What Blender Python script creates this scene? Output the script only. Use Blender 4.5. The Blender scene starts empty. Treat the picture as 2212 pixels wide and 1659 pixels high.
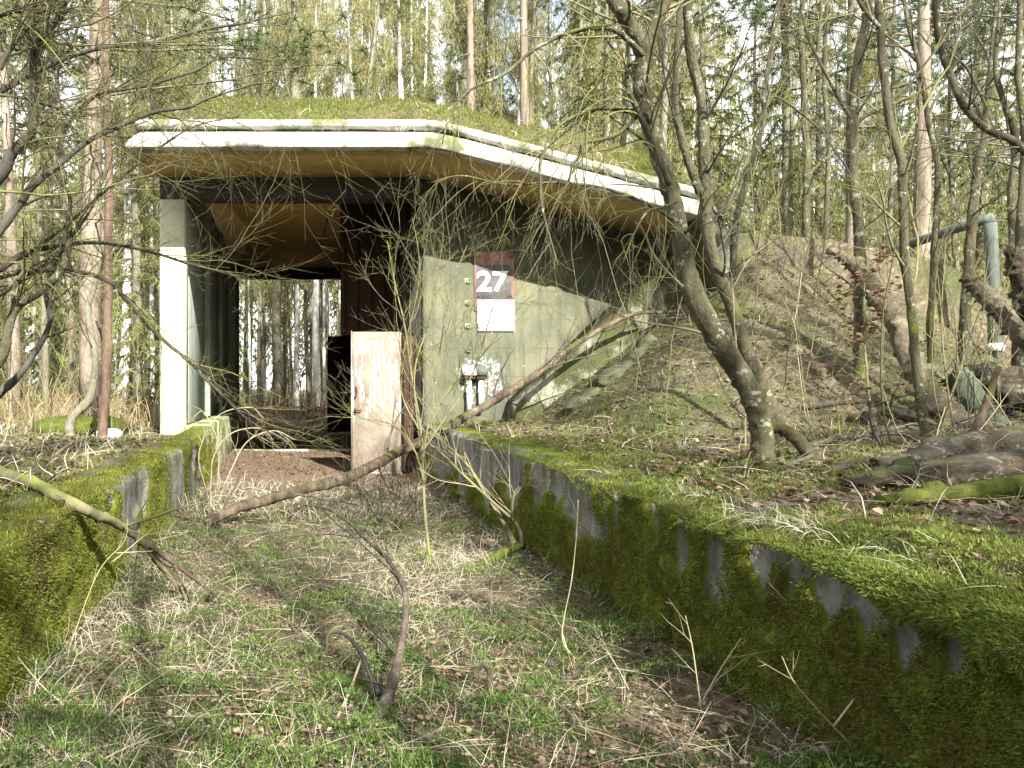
import bpy, math
import numpy as np
from mathutils import Vector
RG = np.random.default_rng(11)
# ------------------------------------------------------------------ camera geometry
F, CX, CY, EYE = 1700.0, 630.0, 835.0, 1.5      # photo measured on a 2212 x 1659 sheet


def P(X, Y, d):
    """A point seen at X, Y in the photograph, d metres in front of the lens plane."""
    return np.array([(X - CX) * d / F, d, EYE - (Y - CY) * d / F])


def PP(rows):
    return np.array([P(*r) for r in rows])


scene = bpy.context.scene
COL = scene.collection
# ------------------------------------------------------------------ noise


def _hash(ix, iy, iz, seed):
    h = (ix * 374761393 + iy * 668265263 + iz * 2147483647 + seed * 144269504) & 0x7FFFFFFF
    h = ((h ^ (h >> 13)) * 1274126177) & 0x7FFFFFFF
    h = ((h ^ (h >> 15)) * 40503 * 7919) & 0x7FFFFFFF
    return ((h ^ (h >> 16)) & 0xFFFF) / 65535.0


def vn(x, y, z=0.0, seed=0):
    x, y, z = np.broadcast_arrays(np.asarray(x, float), np.asarray(y, float), np.asarray(z, float))
    ix, iy, iz = np.floor(x).astype(np.int64), np.floor(y).astype(np.int64), np.floor(z).astype(np.int64)
    fx, fy, fz = x - ix, y - iy, z - iz
    fx, fy, fz = fx * fx * (3 - 2 * fx), fy * fy * (3 - 2 * fy), fz * fz * (3 - 2 * fz)
    r = 0
    for a in (0, 1):
        for b in (0, 1):
            for c in (0, 1):
                w = (fx if a else 1 - fx) * (fy if b else 1 - fy) * (fz if c else 1 - fz)
                r = r + w * _hash(ix + a, iy + b, iz + c, seed)
    return r


def fbm(x, y, z=0.0, o=4, seed=0):
    s, a, t = 0, 0.5, 0
    f = 1.0
    for k in range(o):
        s = s + a * vn(np.asarray(x) * f, np.asarray(y) * f, np.asarray(z) * f, seed + k)
        t += a
        a *= .5
        f *= 2.03
    return s / t


def sstep(a, b, x):
    t = np.clip((x - a) / (b - a), 0, 1)
    return t * t * (3 - 2 * t)


# ------------------------------------------------------------------ terrain height
WL, WR, FY = -1.29, 2.14, 13.0                  # faces of the two trench walls, plane of the bunker front


def roofline(x):
    x = np.asarray(x, float)
    return np.interp(x, [-3, 1.4, 2.5, 4.4, 6.0, 7.1, 9.0, 11., 13., 16., 20], [6.0, 6.08, 5.95, 5.5, 4.95, 4.5, 4.3, 3.9, 2.7, 1.0, .9])


def smin(a, b, k=.5):
    h = np.clip(.5 + .5 * (b - a) / k, 0, 1)
    return b * (1 - h) + a * h - k * h * (1 - h)


def H(x, y):
    x = np.asarray(x, float)
    y = np.asarray(y, float)
    n1 = fbm(x * .35, y * .35, 0, 3, 5) - .5
    n2 = fbm(x * 1.7, y * 1.7, 0, 3, 9) - .5
    left = .80 - .14 * sstep(9, 14, y) + .16 * n1 + .10 * n2 - .1 * sstep(16, 40, y)
    left = left + .05 * sstep(-2.2, -5, x)
    floor = .02 + .09 * n2 + .06 * n1 + .07 * sstep(-.5, -1.3, x) + .05 * sstep(1.4, 2.1, x)
    floor = np.where(y > FY + .2, floor * .4, floor)
    floor = floor + .55 * sstep(24.5, 31, y) + .8 * sstep(-2.5, -6, y)
    shelf = .90 - .05 * sstep(8, 3, y) + .045 * np.clip(x - 2.4, 0, 8) + .14 * n1 + .09 * n2
    A = np.clip(x - 3.75 + .5 * n1, 0, None) * .74
    B = np.clip(y - 8.4 - .78 * np.clip(x - 7, 0, 9) + 1.2 * n1, 0, None) * .68
    back = np.clip(31.5 - y, 0, None) * .8
    C = np.clip(roofline(x) - .35 - shelf, .0, None)
    front = smin(smin(A, B, .5), C, .6)
    rise = np.where(y < FY + .15, front, smin(C, back, .6))
    rise = np.clip(rise, 0, None)
    right = shelf * (1 - .4 * sstep(27, 33, y)) + rise + .12 * n2 * sstep(.1, .6, rise)
    z = np.where(x < -1.47, left, np.where(x > 2.27, right, floor))
    far = .5 + .35 * n1 + .12 * n2
    k = sstep(26, 33, y)
    n3 = fbm(x * 5.2, y * 5.2, 0, 3, 19) - .5
    return z * (1 - k) + far * k + .06 * n3 * sstep(2.4, 3.6, np.abs(x))


# ------------------------------------------------------------------ mesh helpers
class MB:
    def __init__(s):
        s.v, s.q, s.t, s.n, s.a = [], [], [], 0, []

    def add(s, V, Q=None, T=None, att=None):
        V = np.asarray(V, float).reshape(-1, 3)
        if Q is not None and len(Q):
            s.q.append(np.asarray(Q, np.int64) + s.n)
        if T is not None and len(T):
            s.t.append(np.asarray(T, np.int64) + s.n)
        s.v.append(V)
        s.a.append(np.zeros(len(V)) if att is None else np.asarray(att, float))
        s.n += len(V)
        return s

    def box(s, lo, hi, bev=0.0):
        (x0, y0, z0), (x1, y1, z1) = lo, hi
        if bev <= 0:
            V = [(x, y, z) for z in (z0, z1) for y in (y0, y1) for x in (x0, x1)]
            return s.add(V, [(0, 2, 3, 1), (4, 5, 7, 6), (0, 1, 5, 4), (2, 6, 7, 3), (0, 4, 6, 2), (1, 3, 7, 5)])
        b = bev
        C = [(x0, y0), (x1, y0), (x1, y1), (x0, y1)]
        R = [(x0 + b, y0), (x1 - b, y0), (x1, y0 + b), (x1, y1 - b), (x1 - b, y1), (x0 + b, y1), (x0, y1 - b), (x0, y0 + b)]
        cx, cy = (x0 + x1) / 2, (y0 + y1) / 2
        rings = []
        for z, k in ((z0, 1), (z0 + b, 0), (z1 - b, 0), (z1, 1)):
            for x, y in R:
                xx = np.clip(x, x0 + b * k, x1 - b * k)
                yy = np.clip(y, y0 + b * k, y1 - b * k)
                rings.append((xx, yy, z))
        Q = []
        for r in range(3):
            for i in range(8):
                j = (i + 1) % 8
                Q.append((r * 8 + i, r * 8 + j, r * 8 + 8 + j, r * 8 + 8 + i))
        rings += [(cx, cy, z0), (cx, cy, z1)]
        T = [(32, (i + 1) % 8, i) for i in range(8)] + [(33, 24 + i, 24 + (i + 1) % 8) for i in range(8)]
        return s.add(rings, Q, T)

    def prism(s, poly, y0, y1):
        """polygon in x, z pushed from y0 to y1 (convex fan about its centre)"""
        p = np.asarray(poly, float)
        n = len(p)
        V = [(a, y0, b) for a, b in p] + [(a, y1, b) for a, b in p]
        c = p.mean(0)
        V += [(c[0], y0, c[1]), (c[0], y1, c[1])]
        Q = [(i, (i + 1) % n, n + (i + 1) % n, n + i) for i in range(n)]
        T = [(2 * n, (i + 1) % n, i) for i in range(n)] + [(2 * n + 1, n + i, n + (i + 1) % n) for i in range(n)]
        return s.add(V, Q, T)

    def tube(s, pts, rad, k=6, cap=True, rough=0.0, disp=0.0, jag=0.0):
        pts = np.asarray(pts, float)
        n = len(pts)
        rad = np.broadcast_to(np.asarray(rad, float), (n,))
        t = np.gradient(pts, axis=0)
        t /= np.linalg.norm(t, axis=1)[:, None] + 1e-9
        ref = np.array([0, 0, 1.0]) if abs(t[0][2]) < .8 else np.array([1.0, 0, 0])
        u = np.empty_like(t)
        a = np.cross(t[0], ref)
        a /= np.linalg.norm(a) + 1e-9
        for i in range(n):
            a = a - t[i] * a.dot(t[i])
            a = a / (np.linalg.norm(a) + 1e-9)
            u[i] = a
        w = np.cross(t, u)
        ang = np.arange(k) * 2 * math.pi / k
        rr = rad[:, None] * np.ones(k)
        if rough:
            rr = rr * (1 + rough * (RG.random((n, k)) - .5))
        if disp:
            cs_ = np.cos(ang)[None, :]
            sn_ = np.sin(ang)[None, :]
            sl_ = np.arange(n)[:, None] * .16
            rr = rr * (1 + disp * (fbm(cs_ * 1.6 + 7, sn_ * 1.6, sl_, 3, 61) - .5) + disp * .9 * (fbm(cs_ * 4 + 3, sn_ * 4, sl_ * .5, 3, 62) - .5) + disp * 1.6 * sstep(.66, .8, fbm(cs_ * 1.2, sn_ * 1.2, sl_ * 1.7, 2, 63)))
        V = pts[:, None, :] + rr[:, :, None] * (np.cos(ang)[None, :, None] * u[:, None, :] + np.sin(ang)[None, :, None] * w[:, None, :])
        if jag:
            V[0] -= t[0][None] * (rad[0] * jag * RG.random(k))[:, None]
            V[-1] += t[-1][None] * (rad[-1] * jag * RG.random(k))[:, None]
        V = V.reshape(-1, 3)
        i = np.arange(n - 1)[:, None] * k
        j = np.arange(k)[None, :]
        j2 = (j + 1) % k
        Q = np.stack([i + j, i + j2, i + k + j2, i + k + j], -1).reshape(-1, 4)
        T = None
        if cap:
            V = np.vstack([V, pts[0], pts[-1]])
            T = [(n * k, (q + 1) % k, q) for q in range(k)] + [(n * k + 1, (n - 1) * k + q, (n - 1) * k + (q + 1) % k) for q in range(k)]
        return s.add(V, Q, T)

    def build(s, name, mat, parent=None, smooth=False, attr=None):
        V = np.vstack(s.v)
        if parent is not None:
            o = parent
            off = np.zeros(3)
            while o is not None:
                off += np.array(o.location)
                o = o.parent
            V = V - off
        me = bpy.data.meshes.new(name)
        Q = np.vstack(s.q) if s.q else np.zeros((0, 4), np.int64)
        T = np.vstack(s.t) if s.t else np.zeros((0, 3), np.int64)
        me.vertices.add(len(V))
        me.vertices.foreach_set('co', V.astype(np.float32).ravel())
        idx = np.concatenate([Q.ravel(), T.ravel()]).astype(np.int32)
        st = np.concatenate([np.arange(len(Q)) * 4, len(Q) * 4 + np.arange(len(T)) * 3]).astype(np.int32)
        me.loops.add(len(idx))
        me.loops.foreach_set('vertex_index', idx)
        me.polygons.add(len(st))
        me.polygons.foreach_set('loop_start', st)
        if attr:
            at = me.attributes.new(attr, 'FLOAT', 'POINT')
            at.data.foreach_set('value', np.concatenate(s.a).astype(np.float32))
        me.update(calc_edges=True)
        me.validate()
        if smooth:
            me.polygons.foreach_set('use_smooth', np.ones(len(me.polygons), bool))
        me.materials.append(mat)
        o = bpy.data.objects.new(name, me)
        COL.objects.link(o)
        o.parent = parent
        return o


def tag(o, label, cat, group=None, kind=None):
    if label:
        o['label'] = label
    if cat:
        o['category'] = cat
    if group:
        o['group'] = group
    if kind:
        o['kind'] = kind
    return o


def thing(name, label, cat, loc=(0, 0, 0), group=None):
    o = bpy.data.objects.new(name, None)
    COL.objects.link(o)
    o.empty_display_size = .1
    o.location = Vector([float(c) for c in loc])
    return tag(o, label, cat, group)


def dup(root, label, group, cat=None):
    r = root.copy()
    COL.objects.link(r)
    r['label'] = label
    r['group'] = group
    for ch in list(root.children):
        c = ch.copy()
        COL.objects.link(c)
        c.parent = r
    return r


def spline(pts, m=6):
    p = np.asarray(pts, float)
    if len(p) < 3:
        t = np.linspace(0, 1, m + 1)[:, None]
        return p[0] * (1 - t) + p[1] * t
    p = np.vstack([2 * p[0] - p[1], p, 2 * p[-1] - p[-2]])
    out = []
    t = np.linspace(0, 1, m, endpoint=False)[:, None]
    for i in range(1, len(p) - 2):
        a, b, c, d = p[i - 1], p[i], p[i + 1], p[i + 2]
        out.append(.5 * (2 * b + (c - a) * t + (2 * a - 5 * b + 4 * c - d) * t ** 2 + (3 * b - a - 3 * c + d) * t ** 3))
    out.append(p[-2][None])
    return np.vstack(out)


def wob(pts, amp, freq=2.0, seed=0):
    s = np.concatenate([[0], np.cumsum(np.linalg.norm(np.diff(pts, axis=0), axis=1))])
    o = np.stack([fbm(s * freq, seed * 3.7 + .5, 0, 2, 40 + k) - .5 for k in range(3)], -1)
    o *= np.minimum(1, np.arange(len(pts)) / 2.0)[:, None]
    return pts + 2 * amp * o


def unit(v):
    return v / (np.linalg.norm(v) + 1e-9)


def grow(out, p, d, L, r, lvl, rg, wig=.22, up=.05, kids=(4, 3, 2), ratio=.55, ang=(.5, 1.0), taper=.25, seg=None):
    """a wandering twig and its side twigs, appended to out as (points, radii, level)"""
    n = int(np.clip(L / (seg or max(.07, L / 9)), 4, 14))
    st = L / n
    pts = [p]
    d = unit(np.asarray(d, float))
    for i in range(n):
        d = unit(d + rg.normal(0, wig, 3) * (st / .2) ** .5 * .6 + np.array([0, 0, up]))
        p = p + d * st
        pts.append(p)
    pts = np.array(pts)
    rad = r * np.linspace(1, taper, n + 1)
    out.append((pts, rad, lvl))
    if lvl < len(kids):
        k = kids[lvl]
        k = int(k * (.7 + .6 * rg.random()) + .5)
        for j in range(k):
            t = .18 + .8 * (j + rg.random()) / max(1, k)
            i = min(n - 1, int(t * n))
            bd = unit(pts[i + 1] - pts[i])
            sd = unit(np.cross(bd, rg.normal(0, 1, 3)))
            a = rg.uniform(*ang)
            grow(out, pts[i], bd * math.cos(a) + sd * math.sin(a), L * ratio * (1.15 - .6 * t) * rg.uniform(.6, 1.25), max(rad[i] * .62, .0011), lvl + 1, rg, wig, up, kids, ratio, ang, taper, None)


def sprout(out, pts, rad, n, L, rg, lo=.2, hi=1.0, kids=(3, 2), ang=(.5, 1.1), wig=.25, up=.03, rr=.45, bias=None, rmax=.012):
    m = len(pts)
    for j in range(n):
        t = lo + (hi - lo) * (j + rg.random()) / n
        i = min(m - 2, int(t * (m - 1)))
        bd = unit(pts[i + 1] - pts[i])
        q = rg.normal(0, 1, 3)
        if bias is not None:
            q = np.asarray(bias) + q * .6
            sd = unit(q - bd * q.dot(bd))
        else:
            sd = unit(np.cross(bd, q))
        a = rg.uniform(*ang)
        grow(out, pts[i], bd * math.cos(a) + sd * math.sin(a), rg.uniform(*L), min(rad[i] * rr, rmax), 0, rg, wig, up, kids)


def put(mb, out, k0=6):
    for pts, rad, lvl in out:
        big = rad[0] > .02
        mb.tube(pts, rad, k0 if big else (5 if rad[0] > .008 else 3), cap=big)


# ------------------------------------------------------------------ materials
class NT:
    def __init__(s, name):
        s.m = bpy.data.materials.new(name)
        s.m.use_nodes = True
        s.t = s.m.node_tree
        s.b = s.t.nodes['Principled BSDF']
        s.out = s.t.nodes['Material Output']

    def n(s, typ, **kw):
        x = s.t.nodes.new(typ)
        for k, v in kw.items():
            setattr(x, k, v)
        return x

    def l(s, a, b):
        s.t.links.new(a, b)

    def val(s, sock, v):
        if hasattr(v, 'links'):
            s.l(v, sock)
        else:
            sock.default_value = v

    def math(s, op, a, b=0.0, c=None):
        x = s.n('ShaderNodeMath', operation=op)
        s.val(x.inputs[0], a)
        s.val(x.inputs[1], b)
        if c is not None:
            s.val(x.inputs[2], c)
        return x.outputs[0]

    def pos(s, sc=(1, 1, 1), loc=(0, 0, 0), obj=False):
        if obj:
            src = s.n('ShaderNodeTexCoord').outputs['Object']
        else:
            src = s.n('ShaderNodeNewGeometry').outputs['Position']
        mp = s.n('ShaderNodeMapping')
        mp.inputs['Scale'].default_value = sc
        mp.inputs['Location'].default_value = loc
        s.l(src, mp.inputs['Vector'])
        return mp.outputs[0]

    def noise(s, vec, scale, detail=5, rough=.6, dist=0.0):
        x = s.n('ShaderNodeTexNoise')
        s.l(vec, x.inputs['Vector'])
        x.inputs['Scale'].default_value = scale
        x.inputs['Detail'].default_value = detail
        x.inputs['Roughness'].default_value = rough
        x.inputs['Distortion'].default_value = dist
        return x.outputs['Fac']

    def ramp(s, fac, stops):
        x = s.n('ShaderNodeValToRGB')
        e = x.color_ramp.elements
        while len(e) < len(stops):
            e.new(.5)
        for q, (p, c) in zip(e, stops):
            q.position = p
            q.color = (*c, 1) if len(c) == 3 else c
        s.l(fac, x.inputs[0])
        return x.outputs['Color']

    def step(s, fac, a, b):
        x = s.n('ShaderNodeMapRange', interpolation_type='SMOOTHSTEP')
        s.val(x.inputs[0], fac)
        x.inputs[1].default_value = a
        x.inputs[2].default_value = b
        return x.outputs[0]

    def mix(s, fac, a, b, mode='MIX'):
        x = s.n('ShaderNodeMix', data_type='RGBA', blend_type=mode)
        s.val(x.inputs[0], fac)
        for sk, v in ((x.inputs[6], a), (x.inputs[7], b)):
            if hasattr(v, 'links'):
                s.l(v, sk)
            else:
                sk.default_value = (*v, 1)
        return x.outputs[2]

    def bump(s, h, strength=.5, dist=.02):
        x = s.n('ShaderNodeBump')
        x.inputs['Strength'].default_value = strength
        x.inputs['Distance'].default_value = dist
        s.l(h, x.inputs['Height'])
        s.l(x.outputs[0], s.b.inputs['Normal'])

    def fin(s, col, rough=.85, spec=.25):
        s.val(s.b.inputs['Base Color'], col if hasattr(col, 'links') else (*col, 1))
        s.val(s.b.inputs['Roughness'], rough)
        s.b.inputs['Specular IOR Level'].default_value = spec
        return s.m

    def island(s):
        return s.n('ShaderNodeNewGeometry').outputs['Random Per Island']


def leafy(name, stops, transl=.35, rough=.7, patch=None):
    """small blades, needles or leaves: each island its own tone, some light let through"""
    t = NT(name)
    c = t.ramp(t.island(), stops)
    if patch:
        f = t.step(t.noise(t.pos(), patch[0], 3), .42, .62)
        c = t.mix(t.math('MULTIPLY', f, patch[2]), c, patch[1])
    t.fin(c, rough, .2)
    if transl:
        tr = t.n('ShaderNodeBsdfTranslucent')
        t.l(c, tr.inputs['Color'])
        mx = t.n('ShaderNodeMixShader')
        mx.inputs[0].default_value = transl
        t.l(t.b.outputs[0], mx.inputs[1])
        t.l(tr.outputs[0], mx.inputs[2])
        t.l(mx.outputs[0], t.out.inputs['Surface'])
    return t.m


def bark(name, stops, moss=None, scale=6.0, mossamt=.5, obj=True, bump=.6, ax=(1, 1, .22), lichen=0.0):
    t = NT(name)
    v = t.pos(ax, obj=obj)
    n1 = t.noise(v, scale, 6, .65)
    n2 = t.noise(t.pos(tuple(a ** .5 for a in ax), (3, 1, 2), obj=obj), scale * 5, 4, .7)
    c = t.ramp(t.math('ADD', t.math('MULTIPLY', n1, .7), t.math('MULTIPLY', n2, .3)), stops)
    if moss:
        g = t.n('ShaderNodeNewGeometry')
        sx = t.n('ShaderNodeSeparateXYZ')
        t.l(g.outputs['Normal'], sx.inputs[0])
        f = t.math('ADD', t.noise(t.pos(obj=obj), 2.2, 4), t.math('MULTIPLY', sx.outputs[2], .18))
        c = t.mix(t.step(f, .72 - .35 * mossamt, .86 - .35 * mossamt), c, moss)
    if lichen:
        ln = t.math('ADD', t.math('MULTIPLY', t.noise(t.pos(obj=obj), 7, 3), .6), t.math('MULTIPLY', t.noise(t.pos(obj=obj), 34, 3), .4))
        c = t.mix(t.math('MULTIPLY', t.step(ln, .56, .62), lichen), c, (.30, .33, .24))
    t.bump(t.math('ADD', n1, n2), bump, .02)
    return t.fin(c, .9, .15)


def concrete(name, base, dark, tint, streak=.6, scale=1.6, mossc=None, moss=.0):
    t = NT(name)
    v = t.pos()
    big = t.noise(v, scale, 6, .62)
    st = t.noise(t.pos((3.2, 3.2, .28)), 2.2, 5, .65)
    fine = t.noise(v, 42, 4, .7)
    c = t.mix(t.step(big, .38, .68), base, tint)
    c = t.mix(t.math('MULTIPLY', t.step(st, .48, .72), streak), c, dark)
    c = t.mix(t.math('MULTIPLY', t.step(fine, .56, .75), .45), c, dark)
    if mossc:
        f = t.step(t.math('ADD', big, t.math('MULTIPLY', fine, .25)), .78 - moss, .92 - moss)
        c = t.mix(f, c, mossc)
    t.bump(t.math('ADD', t.math('MULTIPLY', fine, .5), big), .35, .02)
    return t.fin(c, .92, .2)


M = {}
M['concrete'] = concrete('pale_concrete', (.43, .415, .37), (.13, .125, .10), (.30, .295, .26), .75, 1.8, (.10, .11, .05), .16)
M['soffit'] = concrete('bounce_toned_soffit', (.42, .30, .12), (.20, .135, .05), (.34, .25, .10), .5, 1.1)  # warm bounce light from the ground is put into this colour
M['ceiling'] = concrete('brown_ceiling', (.50, .34, .12), (.28, .17, .055), (.42, .28, .095), .35, .9)
M['black'] = concrete('near_black_concrete', (.038, .036, .031), (.014, .014, .013), (.052, .047, .040), .5, 1.2)  # near-black concrete with random darker streaks
M['panel'] = concrete('green_grey_panel', (.27, .31, .265), (.10, .13, .105), (.19, .23, .195), .6, 1.3)
M['pillar'] = concrete('lichened_pillar', (.47, .45, .34), (.24, .25, .14), (.38, .38, .25), .5, 2.2)
M['curb'] = concrete('mossy_curb', (.30, .30, .20), (.12, .13, .07), (.21, .23, .12), .6, 2.4, (.07, .09, .02), .22)
M['wing'] = concrete('wing_concrete', (.185, .185, .135), (.05, .055, .04), (.115, .13, .09), .85, 1.7, (.045, .05, .018), .26)


def facade_mat():
    t = NT('painted_facade')
    v = t.pos()
    big = t.noise(v, 1.5, 6, .62)
    st = t.noise(t.pos((4, 4, .25)), 2.0, 5, .65)
    fine = t.noise(v, 38, 4, .7)
    c = t.mix(t.step(big, .36, .66), (.105, .102, .058), (.055, .058, .034))
    c = t.mix(t.math('MULTIPLY', t.step(st, .44, .66), .7), c, (.040, .046, .032))
    lg = t.noise(t.pos((1, 1, .6), (4, 0, 2)), .9, 4, .6)
    c = t.mix(t.math('MULTIPLY', t.step(lg, .48, .62), .6), c, (.045, .05, .033))
    # chipped whitewash round the two vent pipes
    sub = t.n('ShaderNodeVectorMath', operation='DISTANCE')
    t.l(v, sub.inputs[0])
    sub.inputs[1].default_value = (3.12, FY, 1.62)
    dd = t.math('ADD', sub.outputs['Value'], t.math('MULTIPLY', t.math('SUBTRACT', t.noise(t.pos((1, 1, .5)), 9, 4), .5), .55))
    c = t.mix(t.math('MULTIPLY', t.math('SUBTRACT', 1.0, t.step(dd, .30, .44)), t.step(t.noise(v, 16, 5), .46, .60)), c, (.27, .30, .28))
    # flaked specks
    c = t.mix(t.step(t.noise(v, 17, 2, .4), .73, .76), c, (.36, .36, .27))
    c = t.mix(t.math('MULTIPLY', t.step(fine, .55, .72), .35), c, (.06, .07, .045))
    sz = t.n('ShaderNodeSeparateXYZ')
    t.l(v, sz.inputs[0])
    saw = t.math('FRACT', t.math('ADD', t.math('MULTIPLY', sz.outputs[2], 2.1), t.math('MULTIPLY', t.noise(v, .8, 2), .06)))
    seam = t.math('SUBTRACT', 1.0, t.step(t.math('ABSOLUTE', t.math('SUBTRACT', saw, .5)), .008, .022))
    seam = t.math('MULTIPLY', seam, t.step(t.noise(v, 2.4, 3), .40, .60))
    c = t.mix(t.math('MULTIPLY', seam, .28), c, (.028, .03, .02))
    run = t.math('MULTIPLY', t.step(t.noise(t.pos((9, 9, .22), (2, 0, 1)), 2.0, 4, .6), .58, .70), t.step(t.noise(v, 1.1, 2), .40, .60))
    c = t.mix(t.math('MULTIPLY', run, .55), c, (.19, .185, .13))
    t.bump(t.math('SUBTRACT', t.math('ADD', fine, big), t.math('MULTIPLY', seam, .8)), .4, .02)
    return t.fin(c, .8, .3)


M['facade'] = facade_mat()


def ground_mat(roof=False):
    t = NT('roof_soil' if roof else 'forest_floor')
    v = t.pos()
    a = t.noise(v, .55, 6, .65)
    b = t.noise(v, 3.0, 6, .7)
    c = t.noise(v, 26, 5, .75)
    vo = t.n('ShaderNodeTexVoronoi')
    t.l(v, vo.inputs['Vector'])
    vo.inputs['Scale'].default_value = 22
    litter = t.ramp(vo.outputs['Color'], [(0, (.055, .042, .026)), (.4, (.115, .086, .056)), (.7, (.175, .138, .094)), (1, (.25, .21, .15))])
    soil = t.ramp(c, [(.3, (.022, .020, .013)), (.55, (.080, .070, .046)), (.75, (.19, .165, .115))])
    col = t.mix(t.step(b, .38, .62), soil, litter)
    moss = t.ramp(c, [(.3, (.018, .028, .008)), (.55, (.050, .070, .018)), (.8, (.10, .122, .036))])
    f = t.step(t.math('ADD', t.math('ADD', t.math('MULTIPLY', a, .4), t.math('MULTIPLY', b, .35)), t.math('MULTIPLY', c, .25)), .47, .60)
    if roof:
        f = t.step(f, -.35, .55)
        moss = t.ramp(c, [(.3, (.035, .040, .010)), (.55, (.095, .105, .022)), (.8, (.17, .17, .05))])
    # the roofed passage holds bare brown earth and dead leaves only
    sx = t.n('ShaderNodeSeparateXYZ')
    t.l(v, sx.inputs[0])
    inside = t.math('MULTIPLY', t.step(sx.outputs[1], 10.5, 12.5), t.math('SUBTRACT', 1.0, t.step(t.math('ABSOLUTE', t.math('SUBTRACT', sx.outputs[0], .4)), 1.9, 2.3)))
    if roof:
        inside = t.math('MULTIPLY', inside, 0.0)
    f = t.math('MULTIPLY', f, t.math('SUBTRACT', 1.0, inside))
    col = t.mix(f, col, moss)
    col = t.mix(t.math('MULTIPLY', inside, .75), col, t.ramp(c, [(.3, (.10, .066, .046)), (.6, (.185, .13, .09)), (.8, (.27, .205, .148))]))
    t.bump(t.math('ADD', t.math('MULTIPLY', b, 1.5), c), .8, .05)
    return t.fin(col, .95, .1)


M['ground'] = ground_mat()
M['roofsoil'] = ground_mat(True)


def mosswall_mat():
    t = NT('mossy_wall')
    v = t.pos()
    at = t.n('ShaderNodeAttribute', attribute_name='moss')
    fine = t.noise(v, 60, 5, .75)
    mid = t.noise(v, 9, 5, .65)
    big = t.noise(v, 1.4, 4)
    st = t.noise(t.pos((2.2, 2.2, .6)), 3, 6, .7)
    con = t.mix(t.step(st, .35, .65), (.27, .26, .22), (.11, .11, .088))
    con = t.mix(t.step(mid, .55, .7), con, (.14, .17, .135))
    con = t.mix(t.math('MULTIPLY', t.step(fine, .55, .7), .5), con, (.07, .07, .06))
    moss = t.ramp(t.math('ADD', t.math('MULTIPLY', mid, .5), t.math('MULTIPLY', fine, .5)), [(.3, (.030, .036, .006)), (.5, (.11, .128, .015)), (.72, (.20, .22, .032))])
    moss = t.mix(t.step(big, .5, .72), moss, (.055, .042, .014))
    f = t.step(t.math('ADD', at.outputs['Fac'], t.math('MULTIPLY', t.math('SUBTRACT', fine, .5), .8)), .35, .6)
    t.bump(t.math('ADD', t.math('MULTIPLY', fine, .8), mid), .9, .03)
    return t.fin(t.mix(f, con, moss), .95, .1)


M['mosswall'] = mosswall_mat()


def door_mat():
    t = NT('rusty_door_paint')
    v = t.pos()
    st = t.noise(t.pos((5, 5, .45), (0, 0, .3)), 3.0, 6, .7)
    fine = t.noise(v, 30, 5, .7)
    big = t.noise(v, 2.2, 4)
    rust = t.mix(t.step(big, .35, .65), (.205, .172, .132), (.135, .106, .080))
    rust = t.mix(t.math('MULTIPLY', t.step(fine, .5, .7), .6), rust, (.10, .066, .046))
    sx = t.n('ShaderNodeSeparateXYZ')
    t.l(v, sx.inputs[0])
    hi = t.math('MULTIPLY', t.step(sx.outputs[2], .75, 1.35), t.math('SUBTRACT', 1.0, t.step(sx.outputs[2], 2.15, 2.3)))
    f = t.math('MULTIPLY', t.step(t.math('ADD', st, t.math('MULTIPLY', fine, .14)), .60, .645), hi)
    c = t.mix(f, rust, (.40, .43, .43))
    t.bump(t.math('ADD', fine, f), .3, .01)
    return t.fin(c, .7, .35)


M['door'] = door_mat()
M['rust'] = bark('dark_rust', [(.3, (.022, .014, .010)), (.6, (.055, .032, .020)), (.8, (.10, .058, .035))], None, 5)
M['rustlit'] = bark('rusty_iron', [(.3, (.06, .035, .025)), (.6, (.14, .08, .05)), (.8, (.2, .12, .08))], None, 9)
M['whitesteel'] = concrete('white_enamel', (.70, .72, .70), (.42, .42, .38), (.62, .64, .62), .25, 3)
M['pipe'] = concrete('grey_pipe', (.075, .088, .075), (.035, .042, .035), (.11, .122, .105), .6, 3)
M['whitepaint'] = concrete('sign_white', (.72, .72, .70), (.42, .42, .38), (.64, .64, .62), .35, 4)
M['signred'] = concrete('sign_red', (.20, .085, .07), (.11, .055, .048), (.29, .17, .145), .6, 3)
M['signgrey'] = concrete('sign_grey', (.068, .066, .071), (.040, .040, .042), (.115, .112, .115), .5, 4)
M['figure'] = concrete('figure_white', (.80, .80, .76), (.55, .54, .46), (.76, .76, .70), .3, 5)
M['slab'] = concrete('lichen_slab', (.085, .092, .05), (.018, .02, .012), (.045, .052, .028), .9, 7)
M['boulder'] = concrete('pale_stone', (.58, .60, .60), (.34, .35, .33), (.50, .52, .52), .3, 4)
OLIVE = [(.3, (.040, .036, .018)), (.55, (.105, .098, .052)), (.75, (.17, .16, .095))]
M['olive'] = bark('olive_bark', [(.32, (.020, .018, .011)), (.5, (.062, .056, .032)), (.62, (.10, .092, .055)), (.8, (.19, .18, .12))], (.085, .095, .022), 8, .42, False, .9, (1, 1, .22), .55)
M['twig'] = bark('olive_twig', [(.3, (.075, .068, .034)), (.6, (.15, .138, .075)), (.8, (.24, .22, .13))], (.13, .14, .035), 9, .5, False, .1)
M['paletwig'] = bark('pale_twig', [(.3, (.19, .16, .095)), (.6, (.31, .27, .17)), (.8, (.42, .37, .25))], None, 9, 0, False, .1)
M['darktwig'] = bark('dark_twig', [(.3, (.030, .028, .022)), (.6, (.075, .070, .055)), (.8, (.13, .12, .09))], (.08, .09, .025), 9, .25, False, .1)
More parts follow.
